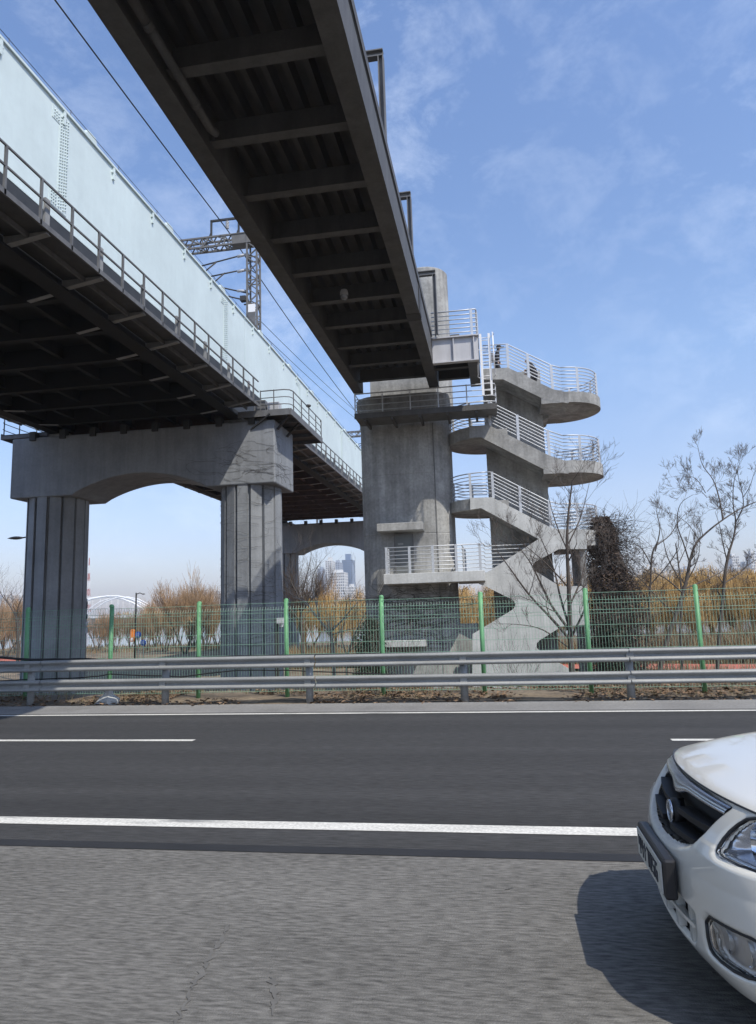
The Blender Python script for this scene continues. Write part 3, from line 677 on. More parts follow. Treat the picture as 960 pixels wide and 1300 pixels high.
# caged ladder
ld = thing('caged_ladder', 'white caged ladder hanging from the landing down to the gallery', 'ladder', (-.05, 27.6, gz0))
zt_ = at(614, 424, 27.4).z
for x in (-.06, .28):
    b = MB(); b.box(x-.045, x+.045, 27.35, 27.40, gz0+.1, zt_); b.build('stile', M['white_paint'], ld)
z = gz0+.3
while z < zt_-.1:
    MB().tube([(-.06, 27.38, z), (.28, 27.38, z)], .014, 6).build('rung', M['white_paint'], ld); z += .3
zc = zt_-1.75
hoops = []
for i, z in enumerate((zc, zc+.6, zc+1.2, zt_-.02)):
    b = MB(); b.tube([(.11+.36*math.cos(a), 27.42+.36*math.sin(a), z) for a in [R(-30+240*k/14) for k in range(15)]], .016, 5); b.build('cage_hoop', M['white_paint'], ld)
for k in range(6):
    a = R(-30+240*k/5); b = MB(); b.tube([(.11+.36*math.cos(a), 27.42+.36*math.sin(a), zc), (.11+.36*math.cos(a), 27.42+.36*math.sin(a), zt_)], .012, 5); b.build('cage_bar', M['white_paint'], ld)

# ------------------------------------------------------------------ scissor stair tower
st = thing('stair_tower', 'concrete scissor staircase with curved landings and metal railings', 'staircase', (1.6, 31.8, -2.6))
YF, YM, YB = 30.0, 31.8, 33.6
def P2(pts): return [((lambda v: (v.x, v.z))(at(px, py, YF))) for px, py in pts]
b = MB(); cx0, cx1 = at(621,640,31.66).x, at(697,640,31.66).x
b.box(cx0, cx1, 31.66, 31.94, -3, at(650,505,31.66).z+1.2); b.build('core_wall', M['concrete'], st)
zz = lambda px, py: at(px, py, YF).z
FL = [ # top edge, bottom edge (left to right) at the front face
 ([(613,468.5),(645,466.5),(702,494),(722,498)], [(613,482),(639,481.5),(690.6,506.6),(722,512)]),
 ([(596,540.8),(621,539.6),(697,578),(722,586)], [(596,556),(610.4,555),(695,598),(722,601.5)]),
 ([(597,632),(625,631.3),(699,669.5),(715,673)], [(597,647),(611,645),(684,684),(715,693)])]
for i, (tp, bt) in enumerate(FL):
    T_, B_ = P2(tp), P2(bt)
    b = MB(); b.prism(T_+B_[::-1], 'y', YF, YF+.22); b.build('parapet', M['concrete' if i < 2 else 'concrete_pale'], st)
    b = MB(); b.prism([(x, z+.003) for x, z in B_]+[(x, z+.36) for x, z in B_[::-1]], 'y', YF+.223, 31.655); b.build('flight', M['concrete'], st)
    # railing
    a0, a1 = T_[1], T_[2]
    path = [(T_[0][0]+(.05 if i == 0 else .5), YF+.11, T_[0][1]), (a0[0], YF+.11, a0[1]), (a1[0], YF+.11, a1[1])]
    if i == 0: posts = [(a0[0]+.02, YF+.11, a0[1]-.02), ((a0[0]+a1[0])/2-.05, YF+.11, (a0[1]+a1[1])/2), (a1[0], YF+.11, a1[1]-.02)]
    else: posts = [(a0[0]+.05, YF+.11, a0[1]-.02), ((a0[0]+a1[0])/2, YF+.11, (a0[1]+a1[1])/2), (a1[0]+.03, YF+.11, a1[1]-.02)]
    cr_ = (at(760.5,499,YM).x-1.8, at(764.6,588,YM).x-1.8, at(762,674,YM).x-1.8)[i]; path.append((cr_, YF+.11, T_[2][1]-.06 if False else (zz(712,497.5), zz(712,585), zz(712,673))[i]))
    if i: path = [None, ((at(568,552,YM).x+1.8, at(568.7,637,YM).x+1.8)[i-1], YF+.11, a0[1]+.02)]+path[1:]
    railing(st, path[0 if i == 0 else 1:], 1.12, 7, posts, post_w=.11, first=.2, rad=.02)
def arc(cx, side, r, n=22): return [(cx+side*r*math.cos(a), YM+r*math.sin(a)) for a in [R(-90+180*k/n) for k in range(n+1)]]
def landing(cx, side, r, zt, zb, m='concrete', xin=None):
    o, i_ = arc(cx, side, r), arc(cx, side, r-.22)
    b = MB(); n = len(o); b.smooth = True
    vs = [(x, y, zb) for x, y in o]+[(x, y, zt) for x, y in o]; b.add(vs, [(k, k+1, n+k+1, n+k) for k in range(n-1)])
    vs = [(x, y, zb+.1) for x, y in i_]+[(x, y, zt) for x, y in i_]; b.add(vs, [(k, n+k, n+k+1, k+1) for k in range(n-1)])
    b.smooth = False
    vs = [(x, y, zt) for x, y in o]+[(x, y, zt) for x, y in i_]; b.add(vs, [(k, k+1, n+k+1, n+k) for k in range(n-1)])
    b.build('landing_parapet', M[m], st, recalc=False)
    xin = cx-side*.9 if xin is None else xin
    pl = [(x, y) for x, y in arc(cx, side, r-.005)]; pl = [(xin, YM-r+.005)]+pl+[(xin, YM+r-.005)]
    b = MB(); b.prism(pl, 'z', zb+.004, zb+.32); b.build('landing_slab', M[m], st)
    mid = arc(cx, side, r-.11)
    ps = [mid[k] for k in (3, 9, 14, 19)]
    railing(st, [(x, y, zt) for x, y in mid], 1.12, 7, [(x, y, zt-.02) for x, y in ps], post_w=.10, first=.2, rad=.02)
r = 1.8
for (cx_px, y_px, zt, zb, side, m) in (
    (760.5, 499, zz(712,497.5), zz(712,511), 1, 'concrete'),
    (764.6, 588, zz(712,585), zz(712,600.5), 1, 'concrete'),
    (745+17, 674, zz(712,673), zz(712,693), 1, 'concrete_pale'),
    (568, 552, zz(610,540), zz(605,555.5), -1, 'concrete'),
    (568.7, 637, zz(612,631.6), zz(605,646), -1, 'concrete')):
    cx = at(cx_px, y_px, YM).x-side*r
    landing(cx, side, r, zt, zb, m)
# back flights
def back(p, q):
    a, c = at(*p, YF), at(*q, YF)
    b = MB(); b.prism([(a.x, a.z-.45), (c.x, c.z-.45), (c.x, c.z-.05), (a.x, a.z-.05)], 'y', 31.945, 33.35); b.build('flight', M['concrete'], st)
    b = MB(); b.prism([(a.x, a.z-.455), (c.x, c.z-.455), (c.x, c.z+.1), (a.x, a.z+.1)], 'y', 33.353, YB); b.build('parapet', M['concrete'], st)
    railing(st, [(a.x, YB-.11, a.z+.1), (c.x, YB-.11, c.z+.1)], 1.12, 7, [(a.x+(c.x-a.x)*u, YB-.11, a.z+.1+(c.z-a.z)*u) for u in (.05,.5,.95)], post_w=.10, first=.2, rad=.02)
back((700,502),(618,543)); back((702,590),(620,636)); back((702,676),(625,728))
# zigzag front wall
W = [(745,672),(745,697),(710,697),(680,713),(676.5,717),(676.5,721),(680,725),(699,737),(710,744),(745,744),(745,793),(714,795),(685,813),(681.5,817),(681.5,822),(685,826),(700,836),(745,862),(745,905),(600,905),(600,805),(620,793),(651,774),(654.5,769),(654.5,766),(651,761.5),(618,745),(608,741.2),(608,732),(622.7,724),(684,684.2),(700,671.5)]
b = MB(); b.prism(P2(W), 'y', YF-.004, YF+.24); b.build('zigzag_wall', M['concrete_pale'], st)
def slab(p, q, y0=YF+.25, y1=31.64, t=.3):
    a, c = at(*p, YF), at(*q, YF); b = MB(); b.prism([(a.x, a.z), (c.x, c.z), (c.x, c.z+t), (a.x, a.z+t)], 'y', y0, y1); b.build('flight', M['concrete'], st)
slab((710,696),(622,740)); slab((618,744),(710,791), YF+.25, 31.64); slab((712,794),(606,855))
b = MB(); q0 = P2([(712,697),(742,697)]); b.box(at(712,697,YF).x, at(742,697,YF).x, YF+.243, YB, q0[0][1]+.003, q0[0][1]+.3); b.build('landing_slab', M['concrete'], st)
b = MB(); b.box(at(740,744,YF).x, at(747,744,YF).x, YF+.25, YB, -3, zz(742,676)); b.build('end_wall', M['concrete'], st)
b = MB(); b.box(at(700,744,YF).x, at(738,744,YF).x, YF+.243, YB, zz(720,750), zz(720,744.5)); b.build('landing_slab', M['concrete'], st)
# lower platform with railing
px0, px1 = at(487,735,29.0).x, at(616,735,29.0).x
zt2, zb2 = at(540,727,29.0).z, at(540,740,29.0).z
b = MB(); b.box(px0, px1, 29.0, 30.54, zb2, zt2); b.build('lower_platform', M['concrete_pale'], st, bevel=.015)
b = MB(); b.box(-1.66, px1+.35, 30.545, 33.4, zb2+.03, zt2-.02); b.build('lower_platform_slab', M['concrete'], st)
rz = zt2
railing(st, [(px0+.08, 30.4, rz), (px0+.08, 29.1, rz), (px1, 29.1, rz)], 1.1, 7, [(px0+.08,30.0,rz)]+[(px0+.14+(px1-px0-.3)*k/4, 29.1, rz) for k in range(5)], post_w=.10, first=.14, rad=.02)
railing(st, [(px1-.9, 29.15, rz), (px1-.9, 33.2, rz)], 1.1, 7, [(px1-.9, 30.6, rz), (px1-.9, 32.2, rz)], post_w=.09, first=.14, rad=.02)
railing(st, [(px1, 29.1, rz), (px1+.04, 30.34, rz), (at(674,700,30.34).x, 30.34, rz)], 1.1, 7, [], post_w=.09, first=.14, rad=.02)
b = MB(); b.box(at(571,800,31).x, at(606,800,31).x, 31.0, 33.0, -3, at(590,793,31).z); b.build('stair_base', M['concrete'], st)

# ------------------------------------------------------------------ car
YC, X0 = 3.75, .70
car = thing('parked_car', 'pale beige car front with dark grille and number plate, entering the picture on the right', 'car', (X0+2.2, YC, 0))
car.name = 'car'
def plan(y):
    a = min(abs(y)/.87, 1.0); return .20*a**2.2+.45*a**12
def prof(z):
    if z >= .5: return 1.25*(z-.5)**2
    q = .10*(.5-z)**1.5
    if z < .27: q += 2.2*(.27-z)**1.6
    return q
def fx(y, z): return X0+plan(y)+prof(z)
def sd_poly(p, poly):
    d = 1e9; ins = False; n = len(poly)
    for i in range(n):
        a, b = poly[i], poly[i-1]
        ex, ey = b[0]-a[0], b[1]-a[1]; wx, wy = p[0]-a[0], p[1]-a[1]
        t = max(0, min(1, (wx*ex+wy*ey)/(ex*ex+ey*ey+1e-12))); dx, dy = wx-ex*t, wy-ey*t; d = min(d, dx*dx+dy*dy)
        if (a[1] > p[1]) != (b[1] > p[1]) and p[0] < (b[0]-a[0])*(p[1]-a[1])/(b[1]-a[1])+a[0]: ins = not ins
    return (-1 if ins else 1)*math.sqrt(d)
def smooth_poly(poly, it=2):
    for _ in range(it):
        q = []
        for i in range(len(poly)):
            a, b = poly[i], poly[(i+1) % len(poly)]
            q += [(a[0]*.75+b[0]*.25, a[1]*.75+b[1]*.25), (a[0]*.25+b[0]*.75, a[1]*.25+b[1]*.75)]
        poly = q
    return poly
ZTOP = .862
GR = [(-.505,.856),(.505,.856),(.47,.80),(.43,.71),(.36,.64),(.20,.605),(0,.594),(-.20,.605),(-.36,.64),(-.43,.71),(-.47,.80)]
GR = smooth_poly(GR, 1)
LP = [(.555,.675),(.55,.72),(.572,.79),(.61,.846),(.70,.848),(.80,.835),(.835,.80),(.83,.74),(.79,.69),(.70,.675)]
LP = smooth_poly(LP, 1)
FG = smooth_poly([(.50,.425),(.49,.30),(.53,.275),(.66,.27),(.74,.29),(.76,.36),(.74,.425),(.62,.43)], 1)
LG = smooth_poly([(-.42,.42),(.42,.42),(.41,.30),(.36,.25),(-.36,.25),(-.41,.30)], 1)
def mir(p): return [(-y, z) for y, z in p]
REG = [('grille', GR), ('headlight', LP), ('headlight', mir(LP)), ('fog_lamp', FG), ('fog_lamp', mir(FG)), ('lower_grille', LG)]
BB = [(min(p[0] for p in q)-.05, max(p[0] for p in q)+.05, min(p[1] for p in q)-.05, max(p[1] for p in q)+.05) for _, q in REG]
# non-uniform grid of the nose
ny = 250; nzv = 110
ys = [-.87+1.74*i/ny for i in range(ny+1)]; zs = [.17+(ZTOP-.17)*j/nzv for j in range(nzv+1)]
def crown(y): a = min(abs(y)/.87, 1); return .012*a**2+.10*a**9
def zwarp(y, z): return z-crown(y)*max(0, (z-.5)/.36)
pos = {}; own = {}
for i, y in enumerate(ys):
    for j, z in enumerate(zs):
        best = 9; k_ = -1
        for k, (nm, q) in enumerate(REG):
            bb = BB[k]
            if bb[0] < y < bb[1] and bb[2] < z < bb[3]:
                d = sd_poly((y, z), q)
                if d < best: best, k_ = d, k
        x = fx(y, z)
        # bumper crease under the headlamp
        a = abs(y)
        if z < .70 and z > .55 and a > .40: x -= .018*max(0, 1-abs(z-.655)/.09)*min(1, (a-.40)/.2)
        # rolled edge round the openings
        if 0 <= best < .022: x += .018*(1-best/.022)**2
        own[i, j] = k_ if best < 0 else -1
        pos[i, j] = (x, YC+y, zwarp(y, z), best)
def nose_mesh(test, dep):
    b = MB(); b.smooth = True; idx = {}
    for i in range(ny):
        for j in range(nzv):
            c = [(i,j),(i+1,j),(i+1,j+1),(i,j+1)]
            if not test(c): continue
            f = []
            for q in c:
                if q not in idx:
                    x, y, z, d = pos[q]; idx[q] = len(b.v); b.v.append((x+dep(q, d), y, z))
                f.append(idx[q])
            b.f.append(tuple(f)); b.mi.append(0); b.sm.append(True)
    return b
body = nose_mesh(lambda c: not all(own[q] >= 0 for q in c), lambda q, d: .03 if own[q] >= 0 else 0)
# bonnet, wings, cabin sides appended to the same body shell
def bon_x(y): return fx(y, ZTOP)
nb = 26
vs = []; ysb = ys[::5]
for k in range(nb+1):
    for y in ysb:
        xe = bon_x(y)-.004; u = k/nb; x = xe+(1.78-xe+.10*(1-(y/.87)**2)*-1)*u
        dxx = x-xe
        z = ZTOP+.008+.235*(1-math.exp(-dxx/.75))-crown(y)*(1+.25*u)-.03*(abs(y)/.87)**2*u
        if k == 0: z -= .012
        vs.append((x, YC+y, z))
m_ = len(ysb)
bonnet = MB(); bonnet.smooth = True
bonnet.add(vs, [(k*m_+i, k*m_+i+1, (k+1)*m_+i+1, (k+1)*m_+i) for k in range(nb) for i in range(m_-1)])
XE = 5.25
def side(sg):
    b = MB(); b.smooth = True; nX = 60; nZ = 14; vs = []
    for i in range(nX+1):
        x = fx(.87, .5)+(XE-fx(.87, .5))*i/nX
        for j in range(nZ+1):
            z0 = .2
            for wx in (1.62, 4.25):
                if abs(x-wx) < .36: z0 = max(z0, .31+math.sqrt(max(0, .36**2-(x-wx)**2)))
            zt_ = .78+.14*min(1, (x-1.3)/2.5)
            z = z0+(zt_-z0)*j/nZ
            bulge = .03*math.sin(math.pi*(z-.2)/.65) if z > .2 else 0
            vs.append((x, YC+sg*(.845+bulge), z))
    n = nZ+1
    b.add(vs, [(i*n+j, (i+1)*n+j, (i+1)*n+j+1, i*n+j+1) for i in range(nX) for j in range(nZ)]); return b
for sg in (1, -1):
    s_ = side(sg); o_ = len(body.v); body.v += s_.v; body.f += [tuple(o_+i for i in f) for f in s_.f]; body.mi += s_.mi; body.sm += s_.sm
for sg in (1, -1):
    body.smooth = False
    body.add([(1.42, YC+sg*.86, .77), (1.78, YC+sg*.845, .90), (1.80, YC+sg*.79, .985), (2.06, YC+sg*.718, 1.10), (2.06, YC+sg*.845, .86)], [(0,1,4),(1,2,4),(2,3,4)])
# roof shell and tail
cab = [(1.72,.98,.80),(2.05,1.14,.72),(2.45,1.36,.63),(2.9,1.45,.60),(3.5,1.46,.60),(4.0,1.40,.61),(4.5,1.18,.68),(4.75,1.02,.76),(5.2,.98,.78),(5.3,.80,.80),(5.27,.35,.80)]
vs = []; q = 12
for x, z, hw in cab:
    for k in range(q+1):
        u = -1+2*k/q; vs.append((x, YC+hw*u, z-.05*abs(u)**4))
body.smooth = True
body.add(vs, [(i*(q+1)+k, i*(q+1)+k+1, (i+1)*(q+1)+k+1, (i+1)*(q+1)+k) for i in range(3, len(cab)-1) for k in range(q) if i != 5 and i != 6])
body.smooth = False
bo = body.build('body', M['car_paint'], car, recalc=False)
bonnet.build('bonnet', M['car_paint'], car, recalc=False)
def cabpart(rows, nm, m):
    b = MB(); b.smooth = True; vs = []
    for x, z, hw in rows:
        for k in range(q+1): u = -1+2*k/q; vs.append((x, YC+hw*u, z-.05*abs(u)**4))
    b.add(vs, [(i*(q+1)+k, i*(q+1)+k+1, (i+1)*(q+1)+k+1, (i+1)*(q+1)+k) for i in range(len(rows)-1) for k in range(q)]); b.build(nm, m, car, recalc=False)
cabpart(cab[0:4], 'windscreen', M['glass_dark']); cabpart(cab[5:8], 'rear_window', M['glass_dark'])
for sg in (1, -1):
    b = MB(); up = [(x, YC+sg*hw, z-.05) for x, z, hw in cab[1:8]]; lo = [(x, YC+sg*.845, .80+.12*min(1,(x-1.3)/2.5)) for x, z, hw in cab[1:8]]
    n = len(up); b.add(up+lo, [(i, i+1, n+i+1, n+i) for i in range(n-1)]); b.build('side_window', M['glass_dark'], car, recalc=False)
for wx in (1.62, 4.25):
    for sg in (1, -1):
        b = MB(); y0 = YC+sg*.66; y1 = YC+sg*.85
        def ring(prf):
            n = 32; vs = [(wx+r_*math.cos(6.2832*k/n), y, .31+r_*math.sin(6.2832*k/n)) for r_, y in prf for k in range(n)]
            return vs, [(i*n+k, i*n+(k+1)%n, (i+1)*n+(k+1)%n, (i+1)*n+k) for i in range(len(prf)-1) for k in range(n)]
        b.smooth = True; b.add(*ring([(.2,y0),(.29,y0),(.31,y0+sg*.03),(.31,y1-sg*.03),(.29,y1),(.21,y1)])); wl = b.build('wheel', M['black_rubber'], car)
        b = MB(); b.smooth = True; b.add(*ring([(.21,y1-sg*.002),(.19,y1-sg*.03),(.06,y1-sg*.02),(0,y1-sg*.01)])); b.build('rim', M['galv'], wl)
# floor pan
b = MB(); b.box(1.0, XE, YC-.8, YC+.8, .18, .22); b.build('floor_pan', M['black_plastic'], car)
# inset parts
def region(k, dep): return nose_mesh(lambda c: any(own[q] == k for q in c), dep)
def smst(t): t = max(0, min(1, t)); return t*t*(3-2*t)
gl = region(0, lambda q, d: .03+.10*smst(-d/.02)).build('grille', M['grille_black'], car, recalc=False)
for zc, hw in ((.735,.44),(.66,.37)):
    n = 40
    for s_, e_ in (((-hw), -.07), (.07, hw)):
        pts = []; b = MB()
        for i in range(n+1):
            y = s_+(e_-s_)*i/n; pts.append((fx(y, zc)+.055, YC+y, zwarp(y, zc)-.02*(1-abs(y)/hw)))
        for p_, p2 in zip(pts, pts[1:]): b.beam(p_, p2, .07, .026)
        b.build('slat', M['grille_black'], gl)
b = MB(); b.smooth = True; n = 60; rows = []
for i in range(n+1):
    y = -.500+1.0*i/n; a = abs(y)
    zt = .852; zb_ = .806-.030*math.exp(-(a/.09)**2)-.0*a; e = min(1, (.502-a)/.03)
    zm = (zt+zb_)/2
    row = []
    for t in (0, .12, .3, .5, .7, .88, 1):
        z = zb_+(zt-zb_)*t; bul = .030*math.sin(math.pi*t)**.6
        row.append((fx(y, z)+.022-bul, YC+y, zwarp(y, z)))
    rows.append(row)
b.add([p for r__ in rows for p in r__], [(i*7+t, i*7+t+1, (i+1)*7+t+1, (i+1)*7+t) for i in range(n) for t in range(6)])
b.build('chrome_bar', M['chrome'], gl, recalc=False)
ex, ez = fx(0, .69)+.03, .688
b = MB(); b.smooth = True
pts = [(ex+.0, YC+.046*math.cos(a), ez+.046*math.sin(a)) for a in [6.2832*k/24 for k in range(25)]]; b.tube(pts, .008, 8, cap=False)
em = b.build('emblem_ring', M['chrome'], gl)
b = MB(); b.tube([(ex+.012, YC, ez), (ex-.004, YC, ez)], .036, 20); b.build('emblem_disc', M['lens_dark'], em)
b = MB(); b.tube([(ex+.06, YC, ez), (ex+.01, YC, ez)], .06, 20); b.build('emblem_mount', M['black_plastic'], em)
lgp = region(5, lambda q, d: .03+.09*smst(-d/.02)).build('lower_grille', M['grille_black'], car, recalc=False)
b = MB()
for zc in (.335,):
    pts = [(fx(y, zc)+.02, YC+y, zc) for y in [-.40+.8*i/30 for i in range(31)]]
    for p_, p2 in zip(pts, pts[1:]): b.beam(p_, p2, .03, .016)
for y in (-.34, -.18, 0, .18, .34): b.box(fx(y,.33)+.015, fx(y,.33)+.05, YC+y-.02, YC+y+.02, .255, .415)
b.build('lower_slat', M['car_paint'], lgp)
for k in (1, 2):
    sg = 1 if k == 1 else -1
    hl = region(k, lambda q, d: .03+.085*smst(-d/.03)).build('headlight', M['lamp_bowl'], car, recalc=False)
    for (yy, zz_, rr) in ((.665,.755,.068), (.765,.77,.05)):
        xx = fx(yy, zz_)+.03
        b = MB(); b.smooth = True; n = 28; vs = []; prf = [(1.0,0),(.9,.028),(.65,.055),(.35,.07),(.12,.075),(0,.075)]
        for fr_, dd in prf:
            for t in range(n): vs.append((xx+dd, YC+sg*yy+rr*fr_*math.cos(6.2832*t/n), zz_-.02+rr*fr_*math.sin(6.2832*t/n)))
        b.add(vs, [(i*n+t, i*n+(t+1)%n, (i+1)*n+(t+1)%n, (i+1)*n+t) for i in range(len(prf)-1) for t in range(n)])
        rf = b.build('reflector', M['reflector'], hl)
        b = MB(); b.tube([(xx+.07, YC+sg*yy, zz_-.02), (xx+.02, YC+sg*yy, zz_-.02)], .012, 10); b.build('bulb', M['insulator'], rf)
    region(k, lambda q, d: .012-.012*smst(-d/.03)).build('lens', M['glass'], hl, recalc=False)
    # dark seal round the lamp
    b = MB(); pl = LP if k == 1 else mir(LP); pts = [(fx(y, z)+.008, YC+y, zwarp(y, z)) for y, z in pl]; b.tube(pts+[pts[0]], .006, 6); b.build('seal', M['black_plastic'], hl)
for k in (3, 4):
    sg = 1 if k == 3 else -1
    fo = region(k, lambda q, d: .026+.016*smst(-d/.02)).build('fog_lamp', M['fog'], car, recalc=False)
    for yy in (.57, .67):
        b = MB(); b.smooth = True; n = 20; vs = []; xx = fx(yy, .35)+.035
        for fr_, dd in ((1,0),(.8,.015),(.4,.03),(0,.034)):
            for t in range(n): vs.append((xx+dd, YC+sg*yy+.042*fr_*math.cos(6.2832*t/n), .35+.05*fr_*math.sin(6.2832*t/n)))
        b.add(vs, [(i*n+t, i*n+(t+1)%n, (i+1)*n+(t+1)%n, (i+1)*n+t) for i in range(3) for t in range(n)]); b.build('reflector', M['reflector'], fo)
    region(k, lambda q, d: .022-.014*smst(-d/.03)).build('lens', M['glass'], fo, recalc=False)
    b = MB(); pl = FG if k == 3 else mir(FG); pts = [(fx(y, z)+.012, YC+y, z) for y, z in pl]; b.tube(pts+[pts[0]], .007, 6); b.build('surround', M['black_plastic'], fo)
# gap line between bonnet and nose
b = MB(); pts = [(bon_x(y)-.002, YC+y, zwarp(y, ZTOP)+.002) for y in [-.80+1.6*i/60 for i in range(61)]]; b.tube(pts, .0045, 5); b.build('bonnet_gap', M['black_plastic'], bo)
# number plate in its holder
px = X0-.045
b = MB(); b.box(px, px+.055, YC-.335, YC+.235, .405, .575); pf = b.build('plate_holder', M['black_plastic'], car, bevel=.012)
b = MB(); b.box(px-.008, px-.001, YC-.315, YC+.215, .425, .555); pp = b.build('number_plate', M['plate'], pf, bevel=.004)
b = MB(); yy = YC+.17
rn = random.Random(11)
def glyph(c, y, z0, w, h):
    seg = {'0':'abcdef','1':'bc','2':'abged','3':'abgcd','4':'fgbc','5':'afgcd','6':'afgedc','7':'abc','8':'abcdefg','9':'abcdfg'}[c]; t = .011; xa, xb = px-.011, px-.0085
    Z = {'a':(0,w,h-t,h),'d':(0,w,0,t),'g':(0,w,h/2-t/2,h/2+t/2),'b':(w-t,w,h/2,h),'c':(w-t,w,0,h/2),'f':(0,t,h/2,h),'e':(0,t,0,h/2)}
    for s_ in seg:
        a0, a1, c0, c1 = Z[s_]; b.box(xa-.0001*ord(s_)%.001, xb, y-a1, y-a0, z0+c0, z0+c1)
for c in '44': glyph(c, yy, .45, .045, .08); yy -= .06
b.box(px-.011, px-.0085, yy-.05, yy, .50, .512); b.box(px-.0112, px-.0085, yy-.032, yy-.02, .45, .53); yy -= .07
for c in '7056': glyph(c, yy, .45, .045, .08); yy -= .06
b.build('lettering', M['plate_ink'], pp)

# ------------------------------------------------------------------ people on the stairs
def person(label, base, joints, edges, face_dir, hat=False, bag=None, coat=M['cloth']):
    t = thing('person', label, 'person', base)
    me = bpy.data.meshes.new('body'); names = list(joints)
    me.from_pydata([joints[n][0] for n in names], [(names.index(a), names.index(c)) for a, c in edges], [])
    o = bpy.data.objects.new('body', me); COL.objects.link(o); o.parent = t
    sk = o.modifiers.new('skin', 'SKIN'); me.skin_vertices or None
    lay = me.skin_vertices[0] if len(me.skin_vertices) else None
    for i, n in enumerate(names):
        r_ = joints[n][1]; lay.data[i].radius = (r_, r_) if not hasattr(r_, '__len__') else r_
        if n == 'pelvis': lay.data[i].use_root = True
    sb = o.modifiers.new('sub', 'SUBSURF'); sb.levels = 2; sb.render_levels = 2
    dg = bpy.context.evaluated_depsgraph_get(); ev = bpy.data.meshes.new_from_object(o.evaluated_get(dg))
    o.modifiers.clear(); o.data = ev; ev.materials.clear()
    for m in (coat, M['skin'], M['hair']): ev.materials.append(m)
    hd = Vector(joints['head'][0]); nk = Vector(joints['neck'][0])
    hands = [Vector(joints[k][0]) for k in ('handL', 'handR')]
    for p in ev.polygons:
        c = p.center; k = 0
        if (c-hd).length < .17 and c.z > nk.z+.02: k = 1 if (c-hd).dot(Vector(face_dir)) > .02 and c.z < hd.z+.07 else 2
        if any((c-h).length < .09 for h in hands): k = 1
        p.material_index = k; p.use_smooth = True
    return t, hd
B0 = at(631, 467, 31.0); B0.z = zz(631, 469)-.30
J1 = dict(pelvis=((0,0,.92),.15), waist=((.02,0,1.10),.15), chest=((.05,0,1.32),.18), neck=((.09,0,1.50),.06), head=((.13,0,1.62),.10), crownp=((.13,0,1.70),.08),
 shL=((.06,-.19,1.42),.075), elL=((.02,-.26,1.14),.055), handL=((.10,-.24,.90),.04), shR=((.06,.19,1.42),.075), elR=((.08,.26,1.14),.055), handR=((.20,.22,.92),.04),
 hipL=((0,-.1,.86),.11), knL=((.16,-.1,.50),.075), anL=((.12,-.1,.08),.05), toeL=((.28,-.1,.04),.04), hipR=((0,.1,.86),.11), knR=((-.02,.1,.48),.075), anR=((-.22,.1,.12),.05), toeR=((-.10,.1,.05),.04))
ED = [('pelvis','waist'),('waist','chest'),('chest','neck'),('neck','head'),('head','crownp'),('chest','shL'),('shL','elL'),('elL','handL'),('chest','shR'),('shR','elR'),('elR','handR'),
 ('pelvis','hipL'),('hipL','knL'),('knL','anL'),('anL','toeL'),('pelvis','hipR'),('hipR','knR'),('knR','anR'),('anR','toeR')]
t, hd = person('person in black with a brimmed cap walking on the top stair landing', B0, J1, ED, (1, 0, 0))
b = MB(); b.smooth = True; hx, hy, hz = B0.x+hd.x, B0.y+hd.y, B0.z+hd.z
b.lathe([(.118, hz+.03), (.12, hz+.10), (.08, hz+.15), (0, hz+.16)], hx, hy, 16); b.smooth = False
b.prism([(hx+.06, hy-.10), (hx+.24, hy-.08), (hx+.26, hy), (hx+.24, hy+.08), (hx+.06, hy+.10)], 'z', hz+.035, hz+.05); b.build('cap', M['cloth'], t)
b = MB(); b.box(B0.x-.26, B0.x-.13, B0.y-.16, B0.y+.16, B0.z+1.0, B0.z+1.42); bp = b.build('backpack', M['cloth_grey'], None, bevel=.05)
tag(bp, 'grey backpack worn by the walking person on the top landing', 'backpack')
B1 = at(680, 476, 30.8); B1.z = zz(680, 482)-.40
lean = .28
J2 = {}
for k, (p, r_) in J1.items():
    x, y, z = p; up = max(0, z-.92)
    J2[k] = ((-(x)-up*lean*1.1, y, z-up*.10), r_*1.12)
J2['knL'] = ((-.26,-.1,.62),.085); J2['anL'] = ((-.30,-.1,.22),.055); J2['toeL'] = ((-.44,-.1,.18),.045)
J2['knR'] = ((-.06,.1,.48),.085); J2['anR'] = ((.04,.1,.08),.055); J2['toeR'] = ((-.08,.1,.03),.045)
J2['handL'] = ((-.52,-.22,1.02),.045); J2['elL'] = ((-.26,-.28,1.10),.06); J2['handR'] = ((-.48,.2,1.02),.045)
person('person in bulky black coat bending forward while climbing the top stair flight', B1, J2, ED, (-1, 0, -.3))

